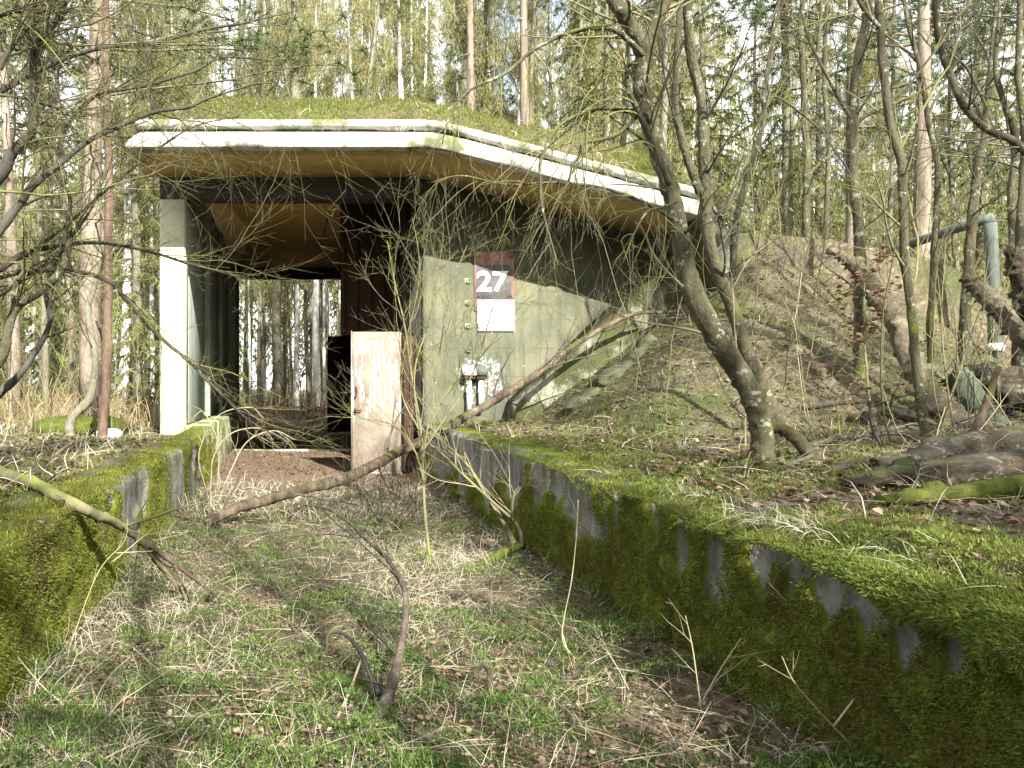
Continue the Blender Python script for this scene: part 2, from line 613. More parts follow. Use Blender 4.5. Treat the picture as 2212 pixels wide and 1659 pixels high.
M['deadwood'] = bark('dead_wood', [(.35, (.026, .019, .013)), (.5, (.075, .056, .038)), (.7, (.18, .145, .105))], (.055, .066, .016), 7, .25, False)
M['log'] = bark('weathered_log', [(.35, (.012, .010, .007)), (.48, (.038, .031, .021)), (.6, (.075, .062, .042)), (.75, (.14, .12, .085))], (.055, .066, .02), 9, .20, False, 1.0, (.16, 1, 1), .3)
M['sheet'] = concrete('grey_green_sheet', (.050, .062, .042), (.022, .028, .02), (.07, .082, .06), .6, 5)
M['darkdead'] = bark('dark_dead_wood', [(.35, (.020, .016, .012)), (.5, (.065, .05, .038)), (.64, (.13, .108, .085)), (.75, (.22, .195, .16))], None, 8, 0, False, .9)
M['barelog'] = bark('barkless_log', [(.35, (.035, .028, .02)), (.48, (.10, .082, .056)), (.6, (.16, .133, .093)), (.75, (.24, .205, .152))], (.075, .08, .028), 9, .33, False, 1.0, (.5, 1, .3), .25)
M['mosslog'] = bark('moss_log', [(.3, (.020, .024, .004)), (.5, (.055, .066, .010)), (.75, (.105, .12, .02))], None, 14, 0, False)
M['pine'] = bark('pine_bark', [(.35, (.06, .048, .036)), (.5, (.17, .138, .105)), (.7, (.30, .25, .20))], None, 5, 0)
M['redbark'] = bark('red_bark', [(.35, (.035, .024, .017)), (.5, (.098, .066, .045)), (.7, (.18, .13, .095))], (.07, .08, .025), 7, .2)
M['greybark'] = bark('grey_bark', [(.3, (.055, .05, .034)), (.5, (.13, .12, .085)), (.75, (.22, .205, .15))], (.10, .115, .04), 6, .35, True, .6, (1, 1, .22), .4)
M['birch'] = bark('birch_bark', [(.33, (.06, .055, .05)), (.42, (.50, .49, .45)), (.75, (.72, .71, .67))], None, 5, 0)
M['needle'] = leafy('spruce_needles', [(0, (.11, .135, .038)), (.5, (.18, .20, .062)), (1, (.27, .28, .11))], .5)
M['pineneedle'] = leafy('pine_needles', [(0, (.055, .085, .038)), (.5, (.09, .125, .052)), (1, (.14, .175, .075))], .45)
M['mossblade'] = leafy('moss_tufts', [(0, (.024, .046, .011)), (.5, (.060, .118, .019)), (.86, (.125, .19, .036)), (1, (.28, .27, .16))], .35, .8, (4.0, (.085, .098, .034), .3))
M['wallmoss'] = leafy('wall_moss_tufts', [(0, (.045, .052, .010)), (.5, (.128, .152, .018)), (1, (.235, .26, .042))], .35, .8, (2.6, (.075, .066, .018), .55))
M['grass'] = leafy('green_grass', [(0, (.055, .085, .012)), (.5, (.12, .165, .024)), (.88, (.19, .225, .042)), (1, (.28, .26, .11))], .4, .7, (3.0, (.12, .105, .035), .4))
M['roofgrass'] = leafy('roof_grass', [(0, (.065, .085, .014)), (.5, (.125, .155, .026)), (.85, (.19, .21, .05)), (1, (.28, .24, .12))], .4, .7, (1.6, (.16, .14, .055), .3))
M['straw'] = leafy('dry_grass', [(0, (.24, .21, .135)), (.5, (.44, .40, .29)), (1, (.62, .59, .47))], .25)
M['leaf'] = leafy('dead_leaves', [(0, (.050, .030, .018)), (.5, (.115, .072, .045)), (.85, (.19, .13, .086)), (1, (.30, .235, .175))], .25)
M['beech'] = leafy('beech_leaves', [(0, (.11, .058, .034)), (.6, (.19, .11, .066)), (1, (.30, .19, .125))], .35)
M['catkin'] = leafy('yellow_catkins', [(0, (.16, .165, .055)), (.5, (.26, .25, .095)), (1, (.38, .35, .17))], .5)
M['clover'] = leafy('clover_leaves', [(0, (.04, .085, .02)), (1, (.08, .14, .035))], .3)
M['brush'] = leafy('dry_brush', [(0, (.12, .09, .045)), (.5, (.235, .185, .10)), (1, (.36, .30, .18))], .25)

# ------------------------------------------------------------------ setting: ground
def axis(core0, core1, step, far0, far1, extra=()):
    c = list(np.arange(core0, core1, step))
    a, s = core1, step
    while a < far1:
        c.append(a)
        s *= 1.16
        a += s
    c.append(far1)
    a, s = core0, step
    while a > far0:
        s *= 1.16
        a -= s
        c.append(max(a, far0))
    c = sorted(set(np.round(c, 4)))
    for e in extra:
        c = [q for q in c if abs(q - e) > step * .3]
    return np.array(sorted(c + list(extra)))


gx = axis(-4, 9, .1, -160, 160, (-1.5, -1.44, 2.25, 2.29))
gy = axis(1.5, 14, .1, -40, 260, (13.12, 13.18))
X, Y = np.meshgrid(gx, gy, indexing='ij')
Z = H(X, Y)
nx, ny = len(gx), len(gy)
ii = np.arange(nx - 1)[:, None] * ny + np.arange(ny - 1)[None, :]
Q = np.stack([ii, ii + ny, ii + ny + 1, ii + 1], -1).reshape(-1, 4)
g = MB().add(np.stack([X, Y, Z], -1).reshape(-1, 3), Q).build('ground', M['ground'], None, True)
tag(g, 'forest floor of leaf litter, moss and earth, sunk between two walls', 'ground', None, 'structure')

# ------------------------------------------------------------------ the two trench walls
BARE = []       # bare concrete tongues on the right wall, taken as X centre, top Y, bottom Y, width on the photo
for bx, by0, by1, bw in ((1495, 1080, 1215, 46), (1440, 1075, 1150, 22), (1566, 1185, 1262, 38), (1590, 1190, 1245, 20), (1680, 1150, 1245, 78), (1745, 1190, 1270, 40),
                         (1830, 1230, 1310, 80), (1905, 1270, 1400, 64), (1985, 1345, 1425, 52), (2095, 1375, 1440, 52), (2170, 1335, 1440, 66),
                         (1350, 1050, 1120, 24), (1262, 1010, 1120, 30), (1215, 1000, 1060, 20), (1170, 985, 1075, 26), (1120, 975, 1060, 40), (1065, 960, 1050, 46), (1010, 950, 1050, 40), (960, 940, 1040, 40), (1310, 1040, 1080, 16)):
    d0 = WR * F / (bx - bw / 2 - CX)
    d1 = WR * F / (bx + bw / 2 - CX)
    dm = (d0 + d1) / 2
    BARE.append((dm, abs(d0 - d1) / 2 * .92, EYE - (by0 - CY) * dm / F, EYE - (by1 + .38 * (by1 - by0) - CY) * dm / F))


def moss_right(y, z):
    top = .92 - .06 * sstep(8, 3, y)
    m = np.ones_like(y)
    wy = .05 * (vn(y * 9, z * 9, 0, 31) - .5)
    for dm, hw, z0, z1 in BARE:
        t = np.clip((z0 - z) / (z0 - z1), -1, 2)
        w = hw * 1.25 * np.where(t < 0, 1.0, np.clip(1.25 - t * .95, 0, 1)) * (1 + .9 * (vn(y * 7, z * 13, 0, 77) - .5))
        inside = sstep(w + .015, w - .02, np.abs(y + wy - dm)) * sstep(-.35, -.05, t) * (t < 1.35)
        m = np.minimum(m, 1 - inside)
    fb = fbm(y * 2.3, z * 1.2, 0, 4, 14)
    m = m * (1 - .9 * sstep(.58, .68, fb) * sstep(.25, .6, z))
    farb = sstep(6.2, 9.0, y) * sstep(.34, .62, z + .35 * (fb - .5))
    return np.clip(m * (1 - farb), 0, 1)


def wall_sheet(face, sign, y0, y1, top, mossf, amp, thick=.32):
    """wall with a pushed-out moss face: a fine sheet on the trench side, a plain block behind"""
    mb = MB()
    ys = np.concatenate([np.arange(y0, 1.9, .12), np.arange(1.9, 6, .022), np.arange(6, y1, .05), [y1]])
    nz = 44
    Yg, T = np.meshgrid(ys, np.linspace(-.12, 1, nz), indexing='ij')
    Zg = T * top(Yg)
    m = mossf(Yg, Zg)
    n = fbm(Yg * 6, Zg * 6, 0, 4, 3)
    n2 = fbm(Yg * 22, Zg * 22, 0, 3, 8)
    out = m * (amp * (.25 + n) + .02 * n2) + .006 * n2
    roundtop = .05 * sstep(.9, 1.0, T) ** 2
    Xg = face - sign * (out - roundtop)
    a = len(ys)
    ii = np.arange(a - 1)[:, None] * nz + np.arange(nz - 1)[None, :]
    q = np.stack([ii, ii + nz, ii + nz + 1, ii + 1], -1).reshape(-1, 4)
    mb.add(np.stack([Xg, Yg, Zg], -1).reshape(-1, 3), q, None, m.ravel())
    # crown of the wall
    V = np.stack([np.stack([Xg[:, -1], Yg[:, -1], Zg[:, -1]], -1), np.stack([np.full(a, face + sign * thick), ys, Zg[:, -1] + .004], -1), np.stack([np.full(a, face + sign * thick), ys, np.full(a, -.12)], -1)], 1)
    ii = np.arange(a - 1) * 3
    q = np.concatenate([np.stack([ii + k, ii + 3 + k, ii + 4 + k, ii + 1 + k], -1) for k in (0, 1)])
    mb.add(V.reshape(-1, 3), q, None, np.tile(np.array([1.0, 1, 1]), a))
    return mb


rw = thing('retaining_wall', 'long concrete trench wall on the right, thick with moss and bare grey tongues', 'wall', (WR, 6, 0))
rtop = lambda y: .915 - .07 * sstep(8, 2.5, y) + .02 * (vn(y * 3, 1.5, 0, 4) - .5)
wall_sheet(WR, 1, -2.8, FY - .004, rtop, moss_right, .085).build('wall_face', M['mosswall'], rw, True, 'moss')


def moss_left(y, z):
    fb = fbm(y * 1.6, z * 1.1, 3, 4, 21)
    m = 1 - sstep(.60, .66, fb)
    m = m * (1 - .85 * sstep(7.2, 8.5, y) * sstep(.45, .55, fbm(y * 3, z * .8, 9, 3, 2)))
    return np.clip(m, 0, 1)


lw = thing('retaining_wall', 'shorter left trench wall of concrete under olive moss, ending at the pillar', 'wall', (WL, 6, 0))
ltop = lambda y: .80 + .03 * (vn(y * 3, 7.5, 0, 4) - .5) + .05 * sstep(10, 12.9, y)
wall_sheet(WL, -1, -2.8, 12.86, ltop, moss_left, .06).build('wall_face', M['mosswall'], lw, True, 'moss')


# ------------------------------------------------------------------ blades, leaves
def blades(mb, pts, nrm, ln, wd, rg, lean=.5, curve=False, grav=0.0):
    n = len(pts)
    d = nrm + rg.normal(0, lean, (n, 3))
    d /= np.linalg.norm(d, axis=1)[:, None]
    s = np.cross(d, rg.normal(0, 1, (n, 3)))
    s /= np.linalg.norm(s, axis=1)[:, None] + 1e-9
    L = np.broadcast_to(ln, (n,))[:, None]
    W = np.broadcast_to(wd, (n,))[:, None]
    if not curve:
        V = np.stack([pts - s * W * .5, pts + s * W * .5, pts + d * L - np.array([0, 0, grav]) * L], 1).reshape(-1, 3)
        mb.add(V, None, np.arange(3 * n).reshape(-1, 3))
    else:
        b = rg.normal(0, 1, (n, 3))
        b[:, 2] = -abs(b[:, 2]) * .5 - grav
        m1 = pts + d * L * .45
        m2 = pts + d * L * .8 + b * L * .14
        e = pts + d * L + b * L * .38
        V = np.stack([pts - s * W * .5, pts + s * W * .5, m1 - s * W * .42, m1 + s * W * .42, m2 - s * W * .3, m2 + s * W * .3, e], 1).reshape(-1, 3)
        o = np.arange(n)[:, None] * 7
        mb.add(V, np.concatenate([o + np.array([0, 1, 3, 2]), o + np.array([2, 3, 5, 4])]), o + np.array([4, 5, 6]))
    return mb


def near_y(n, y0, y1, rg, p=1.0):
    """depths drawn more thickly close by (density falls with distance)"""
    u = rg.random(n)
    if p == 1:
        return y0 * (y1 / y0) ** u
    a, b = y0 ** (1 - p), y1 ** (1 - p)
    return (a + (b - a) * u) ** (1 / (1 - p))


rg = np.random.default_rng(3)
# moss on the right wall
n = 170000
yy = near_y(n, 2.2, 13, rg, 1.6)
zz = rg.random(n) * rtop(yy)
mk = moss_right(yy, zz)
k = rg.random(n) < mk
yy, zz = yy[k], zz[k]
nn = fbm(yy * 6, zz * 6, 0, 4, 3)
pts = np.stack([WR - .085 * (.25 + nn) - .014, yy, zz], -1)
mb = blades(MB(), pts, np.array([-.9, 0, -.25]), .008 + .017 * rg.random(len(yy)) * (.4 + sstep(.35, .65, fbm(yy * 9, zz * 9, 0, 3, 12))), .0045 + .004 * rg.random(len(yy)), rg, 1.1)
mb.build('moss', M['wallmoss'], rw)['kind'] = 'stuff'
# moss on the left wall
n = 42000
yy = near_y(n, 3.0, 12.8, rg, 1.3)
zz = rg.random(n) * ltop(yy)
k = rg.random(n) < moss_left(yy, zz)
yy, zz = yy[k], zz[k]
nn = fbm(yy * 6, zz * 6, 0, 4, 3)
pts = np.stack([WL + .06 * (.25 + nn) + .013, yy, zz], -1)
blades(MB(), pts, np.array([.9, 0, -.25]), .007 + .015 * rg.random(len(yy)), .005 + .004 * rg.random(len(yy)), rg, 1.1).build('moss', M['wallmoss'], lw)['kind'] = 'stuff'

# moss and grass over the edge of the right wall
def edge_mat(n, y0, y1, depth, p, hang, seed):
    rg = np.random.default_rng(seed)
    y = near_y(n, y0, y1, rg, p)
    prof = hang(y)
    u = rg.random(n)
    drop = (u < .42) * rg.random(n) ** 1.4 * prof
    bulge = .06 + .07 * fbm(y * 5, 3.3, 0, 3, 6)
    x = np.where(u < .42, WR - bulge - .05 * np.sin(np.clip(drop / (prof + .01), 0, 1) * 3.1), WR - bulge + rg.random(n) ** 1.2 * depth)
    lift = .006 + .085 * sstep(.35, .75, fbm(x * 6, y * 6, 0, 3, 18)) + .03 * sstep(3.2, 2.7, y)
    z = rtop(y) + lift * sstep(WR - .14, WR + .05, x) - drop
    nrm = np.where((u < .42)[:, None], np.array([-.8, 0, .15]), np.array([-.1, 0, 1.0]))
    return np.stack([x, y, z], -1), nrm


hang = lambda y: .015 + .15 * sstep(.42, .70, fbm(y * 3.1, 8.1, 0, 3, 61)) * sstep(8, 4, y) + .09 * sstep(2.95, 2.6, y)
pts, nrm = edge_mat(120000, 2.1, 9, .75, 1.7, hang, 5)
kk = np.clip(sstep(.40, .56, fbm(pts[:, 0] * 2.2, pts[:, 1] * 2.2, 0, 4, 44)) + sstep(3.6, 3.0, pts[:, 1]) * .9 + .12, 0, 1)
kk *= np.where(nrm[:, 0] < -.5, 1, sstep(3.2 + .9 * sstep(4.2, 3.2, pts[:, 1]), 2.3, pts[:, 0]) ** .5)
kk = rg.random(len(pts)) < kk
pts, nrm = pts[kk], nrm[kk]
e = MB()
blades(e, pts, nrm, .008 + .026 * rg.random(len(pts)) ** 1.6 * (.3 + 1.4 * fbm(pts[:, 0] * 6, pts[:, 1] * 6, 0, 3, 4)), .004 + .004 * rg.random(len(pts)), rg, 1.0)
tag(e.build('moss_cushion', M['grass']), 'bright green moss and short grass spilling over the right wall edge', 'moss', None, 'stuff')

n = 26000
y = near_y(n, 3.0, 12.5, rg, 1.4)
u = rg.random(n)
x = WL + .07 - .62 * u ** 1.3
kk = rg.random(n) < np.clip(sstep(.38, .55, fbm(x * 2.4, y * 2.4, 0, 4, 47)) * sstep(1, .35, u) + .1, 0, 1)
x, y = x[kk], y[kk]
pts = np.stack([x, y, ltop(y) + .01 + .035 * fbm(x * 7, y * 7, 0, 3, 18) * sstep(WL + .07, WL - .05, x)], -1)
e = MB()
blades(e, pts, np.array([.15, 0, 1.0]), .010 + .028 * rg.random(len(x)), .004 + .004 * rg.random(len(x)), rg, .7)
tag(e.build('moss_cushion', M['wallmoss']), 'olive moss along the top edge of the left wall', 'moss', None, 'stuff')

# ------------------------------------------------------------------ ground cover
def floor_pts(n, y0, y1, x0, x1, rg, p=1.4, clear=.03):
    y = near_y(n, y0, y1, rg, p)
    x = x0 + (x1 - x0) * rg.random(n)
    ok = ~((x > -1.64) & (x < -1.27) & (y < 13)) & ~((x > 2.1) & (x < 2.46) & (y < 13)) & ~((x > 2.1) & (x < 6.6) & (y > 12.85) & (y < 13.6))
    return x[ok], y[ok]


def mossmask(x, y):
    return sstep(.39, .49, .55 * fbm(x * .9, y * .9, 0, 4, 71) + .45 * fbm(x * 3.1, y * 3.1, 0, 3, 72))


# trench floor: moss tufts
x, y = floor_pts(150000, 2.7, 11.5, WL + .02, WR - .02, rg, 1.6)
m = mossmask(x, y) * sstep(11.5, 8.5, y)
k = rg.random(len(x)) < m
x, y, m = x[k], y[k], m[k]
hum = .13 * m * sstep(.35, .75, fbm(x * 5, y * 5, 0, 3, 90))
pts = np.stack([x, y, H(x, y) + hum], -1)
tf = blades(MB(), pts, np.array([0, 0, 1.0]), .008 + (.012 + .034 * fbm(x * 5, y * 5, 0, 2, 8) ** 2) * rg.random(len(x)) ** 1.5 * 1.6, .004 + .004 * rg.random(len(x)), rg, 1.0)
tag(tf.build('ground_moss', M['mossblade']), 'dark green moss and fine grass over the sunken trench floor', 'moss', None, 'stuff')
# banks: moss and short grass
x, y = floor_pts(110000, 3.0, 16, 2.45, 11, rg, 1.1)
m = mossmask(x + 9, y + 4) * np.where(x < 4.2, 1, .75)
k = rg.random(len(x)) < m
x, y = x[k], y[k]
pts = np.stack([x, y, H(x, y) + .01], -1)
bf = blades(MB(), pts, np.array([0, 0, 1.0]), .02 + .05 * rg.random(len(x)), .005 + .006 * rg.random(len(x)), rg, .7)
x, y = floor_pts(42000, 3.0, 22, -7, -1.45, rg, 1.2)
k = rg.random(len(x)) < mossmask(x + 3, y + 8)
x, y = x[k], y[k]
pts = np.stack([x, y, H(x, y) + .01], -1)
blades(bf, pts, np.array([0, 0, 1.0]), .02 + .06 * rg.random(len(x)), .006 + .006 * rg.random(len(x)), rg, .7)
tag(bf.build('bank_moss', M['grass']), 'mid green moss and short grass in patches on the banks above the walls', 'moss', None, 'stuff')


def leaves(mb, x, y, z, rg, lo=.025, hi=.06):
    n = len(x)
    L = rg.uniform(lo, hi, n)[:, None]
    a = rg.random(n) * 6.283
    nrm = np.stack([rg.normal(0, .38, n), rg.normal(0, .38, n), np.ones(n)], -1)
    nrm /= np.linalg.norm(nrm, axis=1)[:, None]
    d = np.stack([np.cos(a), np.sin(a), np.zeros(n)], -1)
    d -= nrm * (d * nrm).sum(1)[:, None]
    d /= np.linalg.norm(d, axis=1)[:, None]
    s = np.cross(nrm, d)
    c = np.stack([x, y, z + .012], -1)
    f = rg.uniform(.05, .4, n)[:, None] * L
    w = L * rg.uniform(.3, .45, n)[:, None]
    V = np.stack([c - d * L * .5 + nrm * f * .3, c - d * L * .12 + s * w + nrm * f, c + d * L * .2 + s * w * .8 + nrm * f, c + d * L * .55 + nrm * f * .5,
                  c + d * L * .2 - s * w * .8 + nrm * f, c - d * L * .12 - s * w + nrm * f, c], 1).reshape(-1, 3)
    o = np.arange(n)[:, None] * 7
    mb.add(V, np.concatenate([o + np.array([6, 0, 1, 2]), o + np.array([6, 4, 5, 0])]), np.concatenate([o + np.array([6, 2, 3]), o + np.array([6, 3, 4])]))


lv = MB()
x, y = floor_pts(11000, 2.8, 12.8, WL, WR, rg, 1.5)
k = rg.random(len(x)) < .35 + .65 * sstep(.5, .6, fbm(x * 1.2, y * 1.2, 0, 3, 55))
leaves(lv, x[k], y[k], H(x[k], y[k]) + .02, rg, .012, .042)
y = near_y(900, 2.3, 8, rg, 1.4)
x = WR + .05 + 1.1 * rg.random(900)
leaves(lv, x, y, rtop(y) + .05 + .05 * rg.random(900), rg, .012, .05)
y = near_y(14000, 2.8, 11, rg, 1.6)
x = WL + (WR - WL) * rg.random(14000)
leaves(lv, x, y, H(x, y) + .03 * rg.random(14000), rg, .006, .022)
x, y = floor_pts(1800, 13, 24, -1.3, 2.1, rg, 1.0)
leaves(lv, x, y, H(x, y), rg)
x, y = floor_pts(17000, 3.2, 17, 2.4, 14, rg, .9)
leaves(lv, x, y, H(x, y) + .01, rg, .02, .06)
x, y = floor_pts(7000, 3.0, 20, -8, -1.5, rg, 1.1)
leaves(lv, x, y, H(x, y) + .01, rg, .03, .08)
x, y = floor_pts(3500, 25, 40, -8, 9, rg, 1.0)
leaves(lv, x, y, H(x, y) + .01, rg, .06, .14)
tag(lv.build('leaf_litter', M['leaf']), 'dry brown fallen leaves lying over the ground', 'leaf litter', None, 'stuff')

# dry grass
st = MB()
x, y = floor_pts(22000, 2.5, 11.0, WL, WR, rg, 1.35)
k = rg.random(len(x)) < .2 + .8 * sstep(.5, .62, fbm(x * 1.1, y * 1.1, 5, 3, 33))
x, y = x[k], y[k]
pts = np.stack([x, y, H(x, y) + .01], -1)
blades(st, pts, np.array([0, 0, .55]), rg.uniform(.04, .26, len(x)), .0021, rg, 1.0, True)
x, y = floor_pts(1300, 8.5, 11.8, -1.2, 2.0, rg, 1.0)
pts = np.stack([x, y, H(x, y)], -1)
blades(st, pts, np.array([0, 0, .9]), rg.uniform(.06, .3, len(x)), .005, rg, .7, True)
x, y = floor_pts(3500, 3.2, 15, 2.3, 10, rg, 1.1)
k = rg.random(len(x)) < .25 + .75 * sstep(.5, .6, fbm(x * 1.1, y * 1.1, 8, 3, 35))
x, y = x[k], y[k]
pts = np.stack([x, y, H(x, y)], -1)
blades(st, pts, np.array([0, 0, .7]), rg.uniform(.06, .3, len(x)), .004, rg, .7, True)
# straw clumps on and over the right wall edge
for cy, cn in ((3.05, 60), (3.4, 200), (3.7, 120), (4.3, 60), (5.2, 50), (2.7, 60)):
    pts = np.stack([WR + rg.normal(.06, .09, cn), cy + rg.normal(0, .12, cn), np.zeros(cn)], -1)
    pts[:, 2] = rtop(pts[:, 1]) + .05
    blades(st, pts, np.array([-.6, 0, .6]), rg.uniform(.05, .17, cn), .0019, rg, .7, True, .6)
x, y = floor_pts(3500, 5, 22, -10, -1.65, rg, 1.0)
pts = np.stack([x, y, H(x, y)], -1)
blades(st, pts, np.array([0, 0, .7]), rg.uniform(.08, .35, len(x)), .006, rg, .7, True)
tag(st.build('dry_grass', M['straw']), 'bleached dry grass stalks across trench floor and banks', 'dry grass', None, 'stuff')

# fallen twigs
tw = MB()
tl = []
for i in range(1300):
    r1 = rg.random()
    if r1 < .34:
        y0 = near_y(1, 2.8, 11, rg, 1.4)[0]
        x0 = rg.uniform(WL, WR)
    elif r1 < .86:
        y0 = near_y(1, 3.5, 14, rg, 1.0)[0]
        x0 = rg.uniform(2.6, 10)
    else:
        y0 = rg.uniform(6, 14)
        x0 = rg.uniform(-7, -1.7)
    a = rg.random() * 6.283
    L = rg.uniform(.08, .5)
    grow(tl, np.array([x0, y0, float(H(x0, y0)) + .02 + .04 * rg.random()]), (math.cos(a), math.sin(a), rg.uniform(-.02, .22)), L, rg.uniform(.0012, .0042), 1, rg, .16, -.02, (0, 2, 2))
put(tw, tl)
tag(tw.build('fallen_twigs', M['paletwig']), 'thin broken twigs strewn over the trench floor and banks', 'twigs', None, 'stuff')
# ------------------------------------------------------------------ the bunker
bk = thing('bunker', 'abandoned concrete bunker portal with a white fascia, open passage and mossy roof', 'bunker', (0, FY, 0))
Y0 = 11.37
zb = lambda x: 4.96 - .263 * (.5 * (np.asarray(x) - 2.11) + .5 * np.sqrt((np.asarray(x) - 2.11) ** 2 + .02))
xs = np.concatenate([np.linspace(-2.42, 5.92, 220)])


def ribbon(prof, xs, mb):
    """prof(x) gives rings of (y, z) along the canopy"""
    R = np.stack([np.stack([xs, np.broadcast_to(y, xs.shape), np.broadcast_to(z, xs.shape)], -1) for y, z in prof(xs)], 1)
    n, k = R.shape[:2]
    i = np.arange(n - 1)[:, None] * k
    j = np.arange(k)[None, :]
    j2 = (j + 1) % k
    Qd = np.stack([i + j, i + k + j, i + k + j2, i + j2], -1).reshape(-1, 4)
    V = R.reshape(-1, 3)
    c0, c1 = R[0].mean(0), R[-1].mean(0)
    V = np.vstack([V, c0, c1])
    T = [(n * k, q, (q + 1) % k) for q in range(k)] + [(n * k + 1, (n - 1) * k + (q + 1) % k, (n - 1) * k + q) for q in range(k)]
    mb.add(V, Qd, T)
    return mb


def chips(x, seed):
    c = .008 + .012 * fbm(x * 7, 2.2, 0, 4, seed) + .05 * sstep(.66, .8, fbm(x * 2.1, 5.1, 0, 4, seed + 3))
    return c


def p_low(x):
    c = chips(x, 3) + .07 * np.exp(-((x + .72) / .2) ** 2) * (.6 + .8 * vn(x * 14, 1, 0, 3)) + .05 * np.exp(-((x - 3.3) / .25) ** 2)
    d = .012 + .014 * fbm(x * 6, 9, 0, 3, 6)
    ro = .16 * np.clip(1 - (x + 2.42) / .3, 0, 1) ** 2          # rounded left nose
    z = zb(x)
    return [(Y0 + c + ro * .3, z), (Y0 + ro * .3, z + c), (Y0 + ro * .3, z + .225 - d - ro), (Y0 + d + ro * .3, z + .225 - ro), (FY - .004, z + .225), (FY - .004, z)]


def p_up(x):
    d = .014 + .016 * fbm(x * 5, 4, 0, 3, 16)
    z = zb(x) + .318
    return [(Y0 + .06 + d, z), (Y0 + .06, z + d), (Y0 + .06, z + .11 - d), (Y0 + .06 + d, z + .11), (FY + .6, z + .11), (FY + .6, z)]


def p_gap(x):
    z = zb(x) + .229
    return [(Y0 + .34, z), (Y0 + .34, z + .086), (FY - .2, z + .086), (FY - .2, z)]


# underside is its own sheet-thin facing so that the soffit carries its painted bounce light
ribbon(p_low, xs, MB()).build('canopy', M['concrete'], bk)
ribbon(lambda x: [(Y0 + .19, zb(x) - .006), (Y0 + .19, zb(x) - .002), (FY - .006, zb(x) - .002), (FY - .006, zb(x) - .006)], xs[2:], MB()).build('soffit', M['soffit'], bk)
ribbon(p_gap, xs[4:], MB()).build('drip_groove', M['rust'], bk)  # dark rust colour stands in for the shade inside this recess
ribbon(p_up, xs[3:] + .04, MB()).build('fascia_ledge', M['concrete'], bk)
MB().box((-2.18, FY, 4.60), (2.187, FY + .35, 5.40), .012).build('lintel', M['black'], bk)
# white edged front wall: starts at the jamb, cut by roof and bank
fw = MB()
fx = np.linspace(2.19, 6.62, 60)
ft = np.minimum(zb(fx) + .2, 5.3)
V = np.concatenate([np.stack([fx, np.full(60, FY), np.zeros(60)], -1), np.stack([fx, np.full(60, FY), ft], -1), np.stack([fx, np.full(60, FY + .3), np.zeros(60)], -1), np.stack([fx, np.full(60, FY + .3), ft], -1)])
i = np.arange(59)
fw.add(V, np.concatenate([np.stack([i, i + 1, i + 61, i + 60], -1), np.stack([i + 60, i + 61, i + 181, i + 180], -1), np.stack([i + 121, i + 120, i + 180, i + 181], -1), [[0, 60, 180, 120]], [[59, 179, 239, 119]][:1]]))
fw.build('front_wall', M['facade'], bk)
MB().box((-2.18, FY, .3), (-1.76, FY + .4, 4.597), .02).build('pillar', M['pillar'], bk)
MB().box((-1.757, FY - .18, -.1), (-1.36, 25, .86), .02).build('curb', M['curb'], bk)
for k in range(4):
    y0 = FY + .55 + k * 2.9
    p = MB().box((-2.0, y0, .862), (-1.765 + .012 * (k % 2), y0 + 2.70, 5.277), .015)
    p.box((-1.79, y0 + 2.46, .9), (-1.66, y0 + 2.70, 5.2), .01)
    p.build('wall_panel', M['panel'], bk)
MB().box((-2.18, FY + .62, .3), (-2.03, 25.2, 5.277)).build('gap_backing', M['black'], bk)  # dark backing added so no daylight shows through the panel gaps
rs = MB().box((-2.18, FY + .353, 5.28), (2.6, 25.3, 5.62))
rs.build('ceiling', M['ceiling'], bk)
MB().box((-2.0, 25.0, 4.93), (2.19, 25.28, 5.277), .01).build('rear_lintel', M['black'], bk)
pw = MB().box((2.19, FY + .303, -.1), (2.45, 25.28, 5.277))
for k in range(4):
    pw.box((2.08, FY + 1.6 + k * 2.9, 0), (2.188, FY + 1.85 + k * 2.9, 5.27), .01)
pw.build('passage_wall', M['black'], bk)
# steel gate leaves
d = MB().box((1.02, FY + .22, .05), (1.84, FY + .27, 2.42), .006)
d.box((1.0, FY + .235, .03), (1.018, FY + .29, 2.44)).box((1.01, FY + .20, .02), (1.85, FY + .217, .07))
do = d.build('door', M['door'], bk)
h = MB().tube(spline([(1.06, FY + .17, 1.08), (1.07, FY + .165, 1.10), (1.17, FY + .165, 1.095)], 4), .012, 6)
h.box((1.045, FY + .185, 1.04), (1.085, FY + .219, 1.14), .004).tube([(1.065, FY + .21, 1.09), (1.065, FY + .165, 1.09)], .011, 6)
h.build('handle', M['rust'], do)
h = MB().tube(spline([(1.075, FY + .205, 1.50), (1.09, FY + .16, 1.42), (1.08, FY + .16, 1.34), (1.05, FY + .2, 1.31)], 4), .012, 6)
h.build('latch', M['rust'], do)
for zz_ in (.45, 1.9):
    MB().tube([(1.855, FY + .245, zz_ - .08), (1.855, FY + .245, zz_ + .08)], .022, 8).build('hinge', M['rust'], do)
gp = MB().box((1.88, FY + .36, .02), (2.07, FY + .42, 2.36), .008).box((1.90, FY + .33, .02), (1.94, FY + .357, 2.36), .004)
gp.box((2.0, FY + .33, .3), (2.03, FY + .357, 2.0), .004)
gp.build('door_post', M['rust'], bk)
